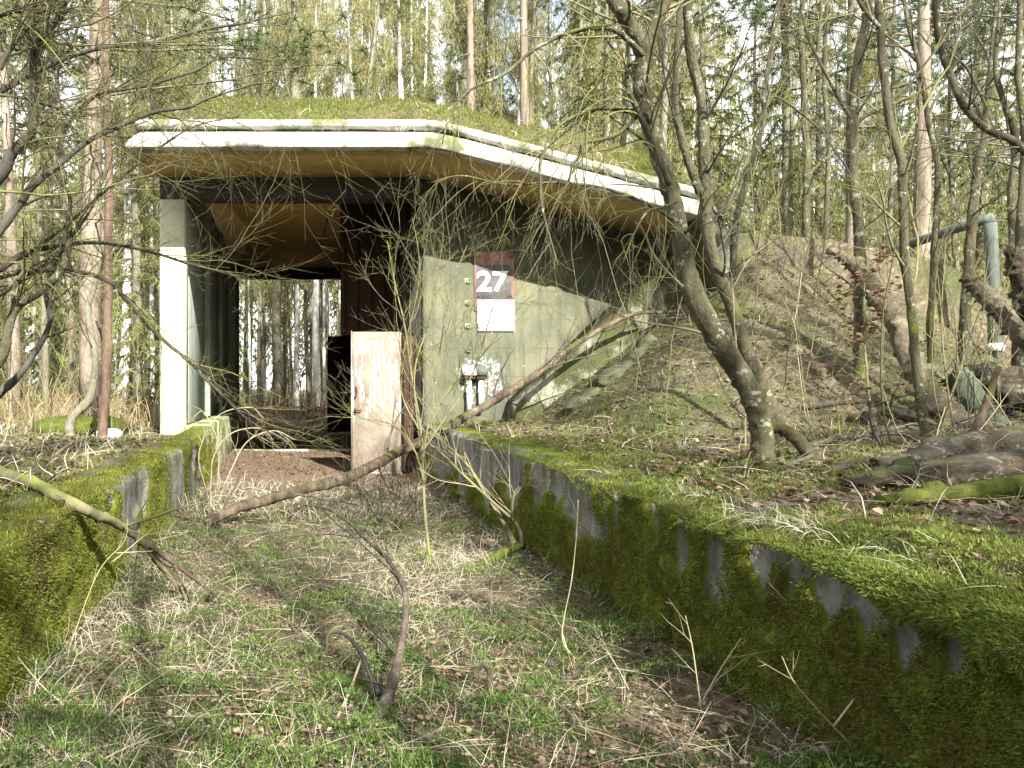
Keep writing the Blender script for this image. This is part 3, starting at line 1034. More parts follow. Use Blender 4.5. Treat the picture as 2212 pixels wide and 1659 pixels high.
# tall dark steel gate pushed back against the passage wall, upper frame above the door
g1 = MB().box((1.0, FY + 3.0, 2.55), (2.186, FY + 3.12, 5.27), .01)
for k in range(5):
    g1.box((1.02 + k * .27, FY + 2.95, 2.6), (1.08 + k * .27, FY + 2.997, 5.2), .005)
g1.build('gate_frame', M['rust'], bk)
g2 = MB().box((1.10, 24.2, .1), (1.55, 24.32, 3.05), .01).box((1.552, 24.35, .1), (2.07, 24.47, 3.29), .01)
for k in range(3):
    g2.box((1.12, 24.15, .5 + k), (1.53, 24.197, .58 + k), .005)
g2.build('gate_leaf', M['rust'], bk)
MB().tube(spline([(.78, 19.6, 5.262), (.80, 18.2, 5.262), (.86, 17.5, 5.262), (1.4, 17.42, 5.262), (2.12, 17.4, 5.255)], 5), .016, 6).build('cable', M['rustlit'], bk)
# pale bar across the passage, added for the streak of sunlight on its floor
MB().box((-1.35, FY + 5.2, -.05), (2.18, FY + 5.42, .05), .012).build('sun_streak_bar', M['concrete'], bk)
# small hooks down the wall
for Yh in (607, 655, 705, 757):
    c = P(1008, Yh, FY)
    b = MB().box((c[0] - .035, FY - .012, c[2] - .04), (c[0] + .035, FY - .001, c[2] + .045), .004)
    a = np.linspace(0, 2 * math.pi, 13)
    b.tube(np.stack([c[0] + .028 + .03 * np.cos(a), np.full(13, FY - .04), c[2] + .005 + .03 * np.sin(a)], -1), .008, 6)
    b.tube([(c[0], FY - .005, c[2] + .005), (c[0], FY - .045, c[2] + .005)], .009, 6)
    b.build('bracket', M['curb'], bk)
# two vent pipes with square hoods
for Xc, mt in ((1014, 'whitesteel'), (1040, 'pipe')):
    c = P(Xc, 800, FY - .12)
    v = MB()
    a = np.array([[-.085, 0, .075], [.085, 0, .075], [.105, -.11, -.06], [-.105, -.11, -.06]])
    v.add([(c[0] - .085, FY - .004, c[2] + .09), (c[0] + .085, FY - .004, c[2] + .09), (c[0] + .085, FY - .16, c[2] + .05), (c[0] - .085, FY - .16, c[2] + .05),
           (c[0] - .10, FY - .004, c[2] - .08), (c[0] + .10, FY - .004, c[2] - .08), (c[0] + .10, FY - .20, c[2] - .08), (c[0] - .10, FY - .20, c[2] - .08)],
          [(0, 3, 2, 1), (3, 7, 6, 2), (0, 4, 7, 3), (1, 2, 6, 5), (4, 5, 6, 7)])
    vo = v.build('vent_hood', M[mt], bk)
    MB().box((c[0] - .09, FY - .17, c[2] - .145), (c[0] + .09, FY - .02, c[2] - .082), .008).build('collar', M['rust'], vo)
    z1 = c[2] - .147
    z0 = z1 - .52
    pm = MB().tube([(c[0], FY - .09, z1), (c[0], FY - .09, z0)], .042, 12)
    pm.tube([(c[0], FY - .09, z1 - .18), (c[0], FY - .09, z1 - .23)], .052, 12)
    pm.build('vent_pipe', M['whitesteel'], bk)
# sloping wing wall on the right end of the front
ww = MB()
px = np.linspace(3.55, 6.95, 40)
bt = 1.22 + (px - 3.55) * .93
bt = np.minimum(bt, 3.98 - .02 * (px - 6)) + .05 * (fbm(px * 4, 2, 0, 3, 4) - .5)
lo = np.full(40, .6)
yf = 12.35 + .05 * (fbm(px * 3, 7, 0, 3, 4) - .5)
V = np.concatenate([np.stack([px, yf, lo], -1), np.stack([px, yf, bt - .03], -1), np.stack([px, yf + .03, bt], -1), np.stack([px, np.full(40, FY - .004), bt + .03], -1), np.stack([px, np.full(40, FY - .004), lo], -1)])
i = np.arange(39)
ww.add(V, np.concatenate([np.stack([i + 40 * k, i + 1 + 40 * k, i + 41 + 40 * k, i + 40 + 40 * k], -1) for k in range(4)] + [[[0, 40, 120, 160]]]))
ww.build('wing_wall', M['wing'], bk)

# sign board 27 on the front wall
sg = thing('sign', 'weathered wall sign with a white 27 on grey in a red border, white panel below', 'sign', (3.33, FY, 3.0))
sx0, sx1 = P(1025, 0, 12.97)[0], P(1110.5, 0, 12.97)[0]
zz0 = lambda Yp: P(0, Yp, 12.97)[2]
MB().box((sx0, FY - .022, zz0(672)), (sx1, FY - .004, zz0(543)), .003).build('red_board', M['signred'], sg)
MB().box((P(1029, 0, 12.96)[0], FY - .027, zz0(645.5)), (P(1104, 0, 12.96)[0], FY - .0225, zz0(572)), .001).build('number_panel', M['signgrey'], sg)
MB().box((P(1032, 0, 12.96)[0], FY - .034, zz0(715)), (sx1 + .004, FY - .0285, zz0(648)), .0015).build('white_panel', M['whitepaint'], sg)
for bx_ in (.04, .58):
    for bz_ in (544 + 9, 640, 708):
        bolt = P(1029 + bx_ * 131, bz_, 12.96)
        MB().tube([(bolt[0], FY - .02, bolt[2]), (bolt[0], FY - .043, bolt[2])], .012, 8).build('bolt', M['rust'], sg)
cu = bpy.data.curves.new('number', 'FONT')
cu.body = '27'
cu.size = .46
cu.extrude = .0015
cu.offset = .012
cu.align_x = 'CENTER'
cu.materials.append(M['figure'])
to = bpy.data.objects.new('number', cu)
COL.objects.link(to)
to.parent = sg
to.rotation_euler = (math.pi / 2, 0, 0)
to.scale = (1.12, 1, 1)
nm = bpy.data.meshes.new_from_object(to.evaluated_get(bpy.context.evaluated_depsgraph_get()))
bpy.data.objects.remove(to)
to = bpy.data.objects.new('number', nm)
COL.objects.link(to)
to.parent = sg
to.rotation_euler = (math.pi / 2, 0, 0)
to.scale = (1.12, 1, 1)
to.location = (P(1063, 0, 12.96)[0] - 3.33, -.0295, zz0(628) - 3.0)

# earth on the roof
ex = np.arange(-2.5, 8.3, .06)
ey = np.concatenate([np.arange(11.40, 14, .06), np.arange(14, 26.6, .3)])
X, Yg = np.meshgrid(ex, ey, indexing='ij')


def roofz(x, y):
    x = np.asarray(x, float)
    y = np.asarray(y, float)
    ed = 11.56 + .16 * (fbm(x * 2.2, 1.7, 0, 3, 51) - .5)
    base = np.minimum(zb(x) + .425, 5.4) - .01
    full = roofline(x) + .28 * (fbm(x * 1.1, y * .8, 0, 4, 23) - .5) + .12 * (fbm(x * 4, y * 4, 0, 3, 24) - .5)
    t = np.clip((y - ed) / 1.7, 0, 1)
    up = base + (full - base) * (1 - (1 - t) ** 2.2)
    lo = base - .25
    lf = sstep(-2.45, -1.3, x)
    up = base + (up - base) * (.25 + .75 * lf)
    bk_ = sstep(26.6, 24.5, y)
    up = base + (up - base) * (.3 + .7 * bk_)
    lump = .11 * fbm(x * 5, y * 5, 0, 3, 27) + .06
    zr = np.where(y < ed, lo, up + lump * sstep(0, .12, t))
    k = sstep(5.75, 6.5, x)
    return zr * (1 - k) + (H(x, y) - .12 * k) * k


Zr = roofz(X, Yg)
ny = len(ey)
ii = np.arange(len(ex) - 1)[:, None] * ny + np.arange(ny - 1)[None, :]
Q = np.stack([ii, ii + ny, ii + ny + 1, ii + 1], -1).reshape(-1, 4)
re_ = MB().add(np.stack([X, Yg, Zr], -1).reshape(-1, 3), Q).build('roof_earth', M['roofsoil'], None, True)
tag(re_, 'bank of earth heaped over the bunker roof', 'earth', None, 'structure')
rgr = MB()
n = 120000
x = rg.uniform(-2.4, 8.0, n)
y = 11.45 + (rg.random(n) ** 1.7) * 6
z = roofz(x, y)
ok = z > np.minimum(zb(x) + .40, 5.38)
gm = fbm(x * .9, y * .9, 2, 4, 93)
ok &= rg.random(n) < np.clip(.5 + 2.2 * (gm - .38), .3, 1) * np.where(x > 3, .55, 1)
x, y, z = x[ok], y[ok], z[ok]
blades(rgr, np.stack([x, y, z - .005], -1), np.array([0, -.25, .9]), rg.uniform(.03, .11, len(x)), rg.uniform(.008, .016, len(x)), rg, .6)
tag(rgr.build('roof_moss', M['roofgrass']), 'sunlit yellow green moss and grass cushion along the bunker roof edge', 'moss', None, 'stuff')
rst = MB()
n = 800
x = rg.uniform(-2.3, 7.6, n)
y = 11.5 + (rg.random(n) ** 2.2) * 4
pts = np.stack([x, y, roofz(x, y)], -1)
ok = pts[:, 2] > np.minimum(zb(x) + .40, 5.38)
blades(rst, pts[ok], np.array([0, -.5, .6]), rg.uniform(.08, .3, ok.sum()), .007, rg, .6, True, .35)
n = 260
x = rg.uniform(-2.2, 6.0, n)
k = rg.random(n) < sstep(.45, .6, fbm(x * 1.4, 3, 0, 3, 7)) + .1
x = x[k]
pts = np.stack([x, np.full(len(x), 11.47), np.minimum(zb(x) + .45, 5.4)], -1)
blades(rst, pts, np.array([0, -.35, -.7]), rg.uniform(.1, .4, len(x)), .006, rg, .25, True, .4)
tag(rst.build('roof_dry_grass', M['straw']), 'bleached dry grass and roots hanging from the bunker roof edge', 'dry grass', None, 'stuff')


# ------------------------------------------------------------------ lumps, slabs, logs
def rock(name, label, cat, c, size, mat, seed, group=None, flat=.6, rot=0):
    t = np.linspace(0, math.pi, 15)
    p = np.linspace(0, 2 * math.pi, 25)[:-1]
    T, Pp = np.meshgrid(t, p, indexing='ij')
    d = np.stack([np.sin(T) * np.cos(Pp), np.sin(T) * np.sin(Pp), np.cos(T)], -1)
    r = 1 + .5 * (fbm(d[..., 0] * 1.7 + seed, d[..., 1] * 1.7, d[..., 2] * 1.7, 3, 8) - .5)
    q = d * r[..., None] * np.array(size)
    if rot:
        ca, sa = math.cos(rot), math.sin(rot)
        q = np.stack([q[..., 0] * ca - q[..., 2] * sa, q[..., 1], q[..., 0] * sa + q[..., 2] * ca], -1)
    V = q.reshape(-1, 3) + np.array(c)
    k = 24
    i = np.arange(14)[:, None] * k
    j = np.arange(k)[None, :]
    j2 = (j + 1) % k
    o = MB().add(V, np.stack([i + j, i + k + j, i + k + j2, i + j2], -1).reshape(-1, 4)).build(name, mat, None, True)
    return tag(o, label, cat, group)


rock('boulder', 'small pale rounded stone behind the thin red trunk on the left bank', 'stone', P(236, 942, 11.6), (.19, .15, .12), M['boulder'], 1.0)
mound = P(175, 920, 13.5)
rock('moss_mound', 'low green mossy hummock left of the thin red trunk', 'hummock', (mound[0], mound[1], float(H(mound[0], mound[1])) + .03), (.85, .6, .24), M['mosslog'], 5.0)
# broken slabs along the foot of the wing wall
SL = [((1272, 792, 11.3),   .26, .10, .62, 'lowest lichen covered concrete slab in the row below the wing wall'),
      ((1322, 768, 11.35), .22, .10, .62, 'second slab up the row below the wing wall, split across'),
      ((1366, 742, 11.4), .20, .09, .68, 'third pale slab up the row below the wing wall'),
      ((1402, 712, 11.5), .13, .08, .85, 'topmost and smallest concrete slab below the wing wall')]
for (x_, y_, d_), a_, b_, rt, lab in SL:
    c = P(x_, y_, d_)
    zt = float(H(c[0], d_))
    hx, hz = a_, b_
    n = 6
    an = np.linspace(0, 2 * math.pi, n, endpoint=False) + .35 * (RG.random(n) - .5)
    rr = 1 + .9 * (RG.random(n) - .5)
    poly = np.stack([np.cos(an) * rr * hx * 1.3, np.sin(an) * rr * .17], -1)
    sl = MB()
    V = []
    for zo, kx in ((-.07, 1.0), (.045, 1.0), (.055, .96)):
        for u, w in poly * kx:
            vx, vy, vz = u, w, zo
            # tilt about y (slope of the bank) then lean the face to the trench
            x1, z1 = vx * math.cos(rt) - vz * math.sin(rt), vx * math.sin(rt) + vz * math.cos(rt)
            tl_ = -.75
            y2, z2 = vy * math.cos(tl_) + z1 * 0 - (vz) * math.sin(tl_) * 0, z1 + vy * math.sin(.5)
            V.append((c[0] + x1, d_ + vy * math.cos(.5), zt + .02 + z2))
    T = []
    Qd = []
    for lay in range(2):
        for i_ in range(n):
            j_ = (i_ + 1) % n
            Qd.append((lay * n + i_, lay * n + j_, lay * n + n + j_, lay * n + n + i_))
    V.append(np.mean(V[2 * n:], axis=0))
    T = [(2 * n + i_, 2 * n + (i_ + 1) % n, 3 * n) for i_ in range(n)]
    tag(sl.add(V, Qd, T).build('concrete_slab', M['slab']), lab, 'slab', 'broken concrete slabs below the wing wall')


def G(X, Y, r=0.0, lo=2.4, hi=16.0):
    """depth at which the sight line through X, Y meets the ground (plus r)"""
    d = np.arange(lo, hi, .03)
    z = EYE - (Y - CY) * d / F
    k = np.nonzero(z <= H((X - CX) * d / F, d) + r)[0]
    return float(d[k[0]]) if len(k) else hi


def lie(r, *rows):
    d = [G(a, b, r) for a, b in rows]
    d = np.convolve(np.pad(d, 1, 'edge'), [.25, .5, .25], 'valid') if len(d) > 2 else d
    return [(a, b, q) for (a, b), q in zip(rows, d)]


def logthing(name, label, cat, rows, rad, mat, k=10, sub=6, amp=.02, twigs=None, group=None, rough=.12, tmat=None, ends=False):
    """rows: (X, Y, depth); rad: matching radii in metres"""
    p = spline(PP(rows), sub)
    p = wob(p, amp, 3.0, len(label))
    r = np.interp(np.linspace(0, 1, len(p)), np.linspace(0, 1, len(rad)), rad)
    r = r * (1 + .22 * (fbm(np.arange(len(p)) * .7, len(label), 0, 2, 3) - .5))
    big_ = max(rad) > .04
    if big_:
        p = spline(PP(rows), sub * 3)
        p = wob(p, amp, 3.0, len(label))
        r = np.interp(np.linspace(0, 1, len(p)), np.linspace(0, 1, len(rad)), rad)
    o = MB().tube(p, r, 20 if big_ else k, True, 0 if big_ else rough, (.38 if 'log' in mat else .2) if big_ else 0, 1.3 if big_ else 0)
    if twigs:
        root = thing(name, label, cat, p[0], group)
        o.build('limb', M[mat], root, True)
        out = []
        rr_ = np.random.default_rng(len(label) * 7 + 1)
        twigs(out, p, r, rr_)
        q = MB()
        put(q, out)
        q.build('twigs', M[tmat or mat], root)
        return root, p
    ob = o.build(name, M[mat], None, True)
    return tag(ob, label, cat, group), p


# dead branches
logthing('fallen_branch', 'long leaning dead branch from trench floor across the right wall corner up the bank', 'branch',
         [(395, 1152, 8.0), (500, 1105, 8.3), (625, 1068, 8.8), (720, 1040, 9.2), (800, 1008, 9.8), (880, 965, 10.4), (985, 912, 11.0), (1100, 845, 11.3), (1190, 785, 11.5), (1280, 722, 11.7), (1370, 680, 11.9), (1470, 672, 12.1)],
         [.035, .05, .06, .066, .066, .062, .06, .055, .05, .04, .03, .016], 'deadwood', 10, 6, .03,
         lambda o, p, r, g_: (sprout(o, p, r, 9, (.5, 1.5), g_, .02, .5, (3, 2), (.3, .8), .2, -.02, .35, None, .018), sprout(o, p, r, 10, (.5, 1.6), g_, .5, 1, (3, 2), (.3, .8), .2, .03, .35, None, .016)), tmat='darktwig')
logthing('fallen_branch', 'gnarled dark dead branch curving up through the middle of the foreground', 'branch',
         [(700, 1650, 3.06), (765, 1600, 3.2), (826, 1538, 3.4), (858, 1440, 3.66), (868, 1375, 3.85), (874, 1300, 4.05), (856, 1238, 4.3), (800, 1172, 4.7), (720, 1105, 5.1), (640, 1088, 5.4)],
         [.032, .030, .028, .022, .018, .0155, .013, .010, .008, .004], 'darkdead', 10, 6, .012,
         lambda o, p, r, g_: (sprout(o, p, r, 7, (.25, .7), g_, .1, .6, (2, 2), (.5, 1.1), .25, 0, .3, (-1, 0, .2), .009), sprout(o, p, r, 8, (.3, .9), g_, .55, 1, (3, 2), (.4, .9), .2, 0, .5, None, .008)), tmat='darktwig')
logthing('fallen_branch', 'dark twisted side branch left of the gnarled one, arching on the moss', 'branch',
         [(818, 1500, 3.6), (800, 1455, 3.75), (775, 1400, 3.95), (740, 1370, 4.1), (708, 1375, 4.15), (704, 1420, 4.1)], [.014, .013, .012, .010, .008, .005], 'darktwig', 7, 5, .015)
logthing('fallen_branch', 'mossy dead branch hanging over the left wall, forked on the trench floor', 'branch',
         [(-40, 1008, 6.2), (40, 1033, 5.45), (112, 1064, 4.7), (168, 1092, 4.45), (205, 1110, 4.55), (270, 1140, 4.85), (308, 1172, 5.0), (345, 1225, 5.2), (405, 1298, 5.35)],
         [.045, .042, .036, .032, .030, .027, .025, .020, .010], 'twig', 10, 6, .02,
         lambda o, p, r, g_: (grow(o, p[int(len(p) * .72)], P(470, 1285, 5.5) - p[int(len(p) * .72)], 1.05, .022, 0, g_, .06, 0, (2, 1)), grow(o, p[int(len(p) * .62)], (1, .1, .35), .55, .012, 0, g_, .15, 0, (2, 1)), sprout(o, p, r, 5, (.2, .5), g_, .3, .9, (2,), (.5, 1), .2, 0, .3, None, .008)), tmat='deadwood')
logthing('broken_stick', 'short pale crooked broken stick standing in the foreground moss', 'stick',
         [(1056, 1512, 3.75), (1058, 1478, 3.76), (1056, 1448, 3.77), (1044, 1434, 3.77), (1022, 1438, 3.77), (1003, 1434, 3.76)], [.0145, .0145, .0135, .013, .009, .006], 'barelog', 8, 5, .004)
logthing('fallen_stick', 'straight pale stick leaning on the left of the gnarled branch', 'stick',
         [(672, 1630, 3.2), (740, 1530, 3.5), (782, 1420, 3.9)], [.009, .008, .005], 'paletwig', 6, 6, .004)
logthing('fallen_stick', 'thin bare stick lying on the bank above the left wall', 'stick',
         [(78, 1010, 7.2), (120, 982, 7.4), (160, 953, 7.6)], [.016, .02, .016], 'barelog', 8, 5, .005)
# logs on the right bank
logthing('broken_log', 'long barkless broken trunk leaning left out of the log pile on the right', 'log',
         [(1797, 542, 9.0), (1832, 562, 8.9), (1872, 600, 8.8), (1908, 652, 8.6), (1935, 705, 8.4), (1965, 778, 8.2), (2010, 850, 8.0), (2062, 905, 7.8), (2130, 945, 7.6), (2240, 985, 7.4)],
         [.04, .06, .085, .095, .095, .10, .11, .125, .14, .155], 'barelog', 12, 6, .02)
logthing('broken_log', 'short snapped trunk pointing left beside the grey pipe', 'log',
         [(2086, 600, 9.0), (2120, 628, 8.9), (2160, 668, 8.8), (2200, 712, 8.7), (2260, 770, 8.5)], [.05, .085, .095, .10, .11], 'barelog', 12, 6, .015)
logthing('broken_log', 'dark broken stump of a trunk at the right edge, high above the pile', 'log',
         [(2188, 545, 8.4), (2205, 600, 8.4), (2235, 665, 8.4)], [.06, .085, .10], 'log', 10, 5, .01)
logthing('fallen_log', 'thick fallen trunk, upper of two lying at the right edge', 'log',
         lie(.12, (1890, 1000), (2000, 988), (2110, 962), (2260, 950)), [.025, .07, .095, .11], 'log', 12, 6, .02)
logthing('fallen_log', 'long brown fallen trunk, lower of two lying at the right edge', 'log',
         lie(.08, (1830, 1040), (1930, 1030), (2050, 1015), (2260, 1000)), [.03, .055, .08, .10], 'log', 12, 6, .02)
logthing('fallen_log', 'low moss covered log along the right bank edge', 'log',
         lie(.05, (1900, 1080), (1990, 1074), (2100, 1062), (2250, 1045)), [.025, .04, .05, .06], 'mosslog', 12, 6, .02)
logthing('fallen_log', 'dark rounded log behind the curled grey bark on the right', 'log',
         [(2085, 805, 8.6), (2130, 815, 8.6), (2190, 845, 8.5), (2270, 880, 8.4)], [.08, .15, .17, .18], 'log', 12, 5, .02)
logthing('fallen_branch', 'curved brown branch dipping to the bank right of the forked tree', 'branch',
         [(1655, 918, 5.9), (1690, 925, 5.85), (1722, 950, 5.8), (1752, 985, 5.75), (1795, 1005, 5.7), (1842, 1018, 5.65)], [.03, .042, .048, .048, .045, .03], 'deadwood', 10, 6, .015)
logthing('fallen_branch', 'pale branch lying along the crest of the mound', 'branch',
         [(1590, 612, 12.6), (1640, 602, 12.6), (1690, 615, 12.5), (1740, 628, 12.5), (1800, 655, 12.3)], [.03, .05, .05, .045, .02], 'deadwood', 8, 6, .03,
         lambda o, p, r, g_: sprout(o, p, r, 6, (.4, 1.0), g_, .1, 1, (2, 2), (.4, .9), .2, 0, .4, None, .014), tmat='deadwood')
for i_, (rows, rr_, lab) in enumerate([
        (lie(.05, (1640, 995), (1760, 960), (1880, 935), (1990, 915)), .02, 'thin straight grey branch lying across the brush right of the forked tree'),
        (lie(.05, (1690, 1010), (1800, 970), (1900, 940)), .016, 'second thin branch lying parallel in the brush'),
        ([(1880, 870, 6.6), (1890, 930, 6.3), (1915, 1010, 6.0)], .028, 'greenish upright broken branch in the brush by the logs'),
        (lie(.05, (1730, 880), (1850, 865), (1960, 880)), .035, 'dark branch half buried on the mound foot')]):
    logthing('fallen_branch', lab, 'branch', rows, [rr_, rr_ * .95, rr_ * .6], 'darktwig' if i_ != 2 else 'log', 7, 6, .03,
             lambda o, p, r, g_: sprout(o, p, r, 6, (.3, .8), g_, .1, 1, (2, 2), (.4, 1), .2, 0, .4, None, .008), tmat='darktwig')
for rows, rad, mt, lab in (
        ([(1835, 905), (1930, 890), (2040, 925)], [.03, .05, .03], 'log', 'mossy broken limb lying under the barkless trunk on the right'),
        ([(1960, 945), (2080, 915), (2230, 870)], [.04, .07, .08], 'log', 'dark limb slanting up to the right edge behind the fallen trunks'),
        ([(1760, 1030), (1860, 1000), (1960, 985)], [.018, .028, .02], 'darkdead', 'dark thin limb in front of the brush right of the forked tree'),
        ([(1470, 985), (1560, 965), (1650, 940)], [.014, .02, .012], 'deadwood', 'thin dead limb lying left of the forked tree foot'),
        ([(1560, 880), (1650, 850), (1720, 860)], [.016, .026, .016], 'deadwood', 'dead limb lying on the mound foot behind the forked tree'),
        ([(1330, 870), (1430, 840), (1540, 830)], [.012, .02, .012], 'darkdead', 'thin dark limb lying on the bank below the broken slabs'),
        ([(2050, 1000), (2120, 900), (2160, 790)], [.03, .035, .02], 'deadwood', 'upright broken limb leaning in the log pile at the right')):
    logthing('fallen_branch', lab, 'branch', lie(rad[1], *rows) if lab[:7] != 'upright' else [(a, b, 6.4) for a, b in rows], rad, mt, 8, 6, .02,
             lambda o, p, r, g_: sprout(o, p, r, 7, (.2, .7), g_, .1, 1, (3, 2), (.4, 1.1), .22, .02, .4, None, .008), tmat='darktwig')
# curled sheet of grey bark
cr = PP([(2046, 806, 8.15), (2074, 820, 8.15), (2100, 852, 8.05), (2128, 893, 7.95), (2168, 920, 7.85), (2245, 934, 7.7)])
wd = np.array([.13, .155, .15, .12, .085, .05])
cs = spline(cr, 6)
wi = np.interp(np.linspace(0, 1, len(cs)), np.linspace(0, 1, 6), wd)
cm = MB()
V = []
for i_, c in enumerate(cs):
    for th in (0, .02):
        for s_ in np.linspace(-1, 1, 6):
            V.append(c + np.array([s_ * wi[i_] * .62 + .012 * math.sin(i_ * 1.7 + s_), -.07 * (1 - s_ ** 2) + th, s_ * wi[i_] * .72 + .012 * math.sin(i_ * 2.3 + 2 * s_)]))
m_ = len(cs)
Qd = []
for i_ in range(m_ - 1):
    for j_ in range(12):
        if j_ in (5,):
            continue
        if j_ == 11:
            continue
        a = i_ * 12 + j_
        Qd.append((a, a + 1, a + 13, a + 12))
    Qd.append((i_ * 12, i_ * 12 + 12, i_ * 12 + 18, i_ * 12 + 6))
    Qd.append((i_ * 12 + 5, i_ * 12 + 11, i_ * 12 + 23, i_ * 12 + 17))
tag(cm.add(V, Qd).build('bark_sheet', M['sheet'], None, True), 'curled grey green sheet sagging over the log pile on the right', 'sheet')
# bent grey vent pipe on the mound
pr = thing('bent_pipe', 'thick grey metal pipe bent at a right angle above the mound', 'pipe', P(2150, 750, 12.4))
pv = PP([(2150, 800, 12.4), (2147, 650, 12.4), (2141, 520, 12.4), (2139, 482, 12.4)])
MB().tube(pv, .085, 14).build('upright', M['pipe'], pr, True)
ph = PP([(2146, 470, 12.4), (2085, 487, 12.7), (2010, 512, 13.2), (1940, 536, 13.8), (1872, 560, 14.4)])
MB().tube(spline(ph, 3), .078, 14).build('cross_pipe', M['pipe'], pr, True)
MB().tube([P(2150, 742, 12.4), P(2150, 758, 12.4)], .115, 14).build('collar', M['whitesteel'], pr)
# ------------------------------------------------------------------ hand placed trees near the viewer
def hand_tree(name, label, cat, stems, bmat, tmat, seed, spr=None, group=None, limbname='trunk', extra=None, k=10, amp=.012, twname='twigs', lmat=None):
    """stems: list of (rows of X, Y, depth, radii); the first is the trunk, others are limbs"""
    g_ = np.random.default_rng(seed)
    root = None
    out = []
    for s_, (rows, rad) in enumerate(stems):
        p = spline(PP(rows), 12 if rad[0] > .03 else 7)
        p = wob(p, amp, 1.7, seed + s_)
        r = np.interp(np.linspace(0, 1, len(p)), np.linspace(0, 1, len(rad)), rad)
        r = r * (1 + .16 * (fbm(np.arange(len(p)) * .6, seed + s_, 0, 3, 3) - .5))
        if s_ == 0:
            gz = float(H(p[0][0], p[0][1]))
            if p[0][2] > gz - .02:                 # carry the foot down into the ground
                ft__ = np.array([p[0][0], p[0][1], gz - .08])
                m__ = max(2, int((p[0][2] - gz) / .12) + 2)
                ex__ = ft__ + (p[0] - ft__) * np.linspace(0, 1, m__, endpoint=False)[:, None]
                p = np.vstack([ex__, p])
                r = np.concatenate([r[0] * np.linspace(1.18, 1.0, m__), r])
        if root is None:
            root = thing(name, label, cat, p[0], group)
        (MB().tube(p, r, 16, True, 0, .15) if rad[0] > .03 else MB().tube(p, r, 7, True, .06)).build(limbname if s_ == 0 else 'limb', M[bmat if s_ == 0 or not lmat else lmat], root, True)
        if spr:
            spr(out, p, r, g_, s_)
    if extra:
        extra(out, g_)
    if out:
        q = MB()
        put(q, out)
        q.build(twname, M[tmat], root)
    return root


def S(*rows, d=None):
    """rows of X, Y (and depth when it changes)"""
    n = len(rows)
    if d is None:
        return [tuple(r) for r in rows]
    if isinstance(d, (int, float)):
        return [(r[0], r[1], d) for r in rows]
    return [(r[0], r[1], d[0] + (d[1] - d[0]) * i / (n - 1)) for i, r in enumerate(rows)]


def spr_t1(out, p, r, g_, s_):
    if s_ == 0:
        sprout(out, p, r, 9, (.5, 1.3), g_, .35, .95, (4, 3), (.6, 1.2), .22, .0, .25, (-.7, -.2, .1), .012)
        sprout(out, p, r, 3, (.3, .7), g_, .1, .35, (3, 2), (.6, 1.2), .22, .05, .25, None, .006)
    elif s_ in (1, 2):
        sprout(out, p, r, 7, (.5, 1.2), g_, .2, 1, (4, 3), (.5, 1.1), .2, .02, .3, None, .012)
    else:
        sprout(out, p, r, 11, (.3, 1.0), g_, .15, 1, (4, 3), (.5, 1.2), .25, -.12, .5, (-.2, -.2, -.8), .008)


hand_tree('bare_tree', 'large forked olive barked tree on the right wall edge, bent left over the bunker', 'tree', [
    (S((1642, 1022), (1648, 960), (1638, 895), (1612, 828), (1560, 745), (1510, 660), (1482, 580), (1468, 500), (1448, 410), (1420, 320), (1395, 240), (1385, 170), (1394, 112), d=(5.8, 5.6)), [.085, .075, .072, .074, .078, .072, .064, .060, .058, .056, .058, .060, .062]),
    (S((1392, 125), (1365, 66), (1330, 12), (1290, -60), d=(5.6, 5.4)), [.050, .046, .042, .036]),
    (S((1394, 125), (1420, 52), (1438, 0), (1452, -70), d=(5.6, 5.7)), [.044, .040, .036, .03]),
    (S((1446, 400), (1418, 320), (1380, 240), (1360, 192), (1357, 144), (1380, 138), d=(5.55, 5.3)), [.022, .02, .019, .017, .014, .008]),
    (S((1380, 245), (1335, 236), (1290, 234), (1253, 246), (1205, 273), (1182, 312), (1166, 357), (1170, 437), (1190, 520), (1205, 572), d=(5.5, 5.0)), [.022, .019, .017, .015, .013, .011, .0095, .008, .006, .003]),
    (S((1376, 250), (1333, 289), (1290, 303), (1259, 309), (1250, 335), (1234, 360), (1225, 410), d=(5.5, 5.2)), [.017, .015, .013, .012, .009, .007, .003]),
    (S((1390, 120), (1330, 66), (1280, 60), (1215, 75), (1150, 110), (1090, 160), (1015, 195), (975, 240), (955, 310), d=(5.5, 5.0)), [.02, .018, .016, .015, .013, .011, .009, .007, .004]),
    (S((1462, 436), (1430, 448), (1397, 459), (1368, 508), (1346, 570), d=(5.5, 5.2)), [.010, .009, .008, .006, .003]),
    (S((1467, 480), (1400, 440), (1300, 405), (1200, 395), (1100, 400), (1000, 380), (930, 395), d=(5.6, 5.6)), [.014, .012, .011, .010, .008, .006, .003]),
], 'olive', 'twig', 3, spr_t1)


def spr_gen(n=8, L=(.5, 1.3), lo=.2, bias=None, kids=(4, 3), up=.03, rm=.012, rr=.35):
    return lambda out, p, r, g_, s_: sprout(out, p, r, n if s_ == 0 else max(4, int(n * .7)), L, g_, lo, 1, kids, (.5, 1.15), .2, up, rr, bias, rm)


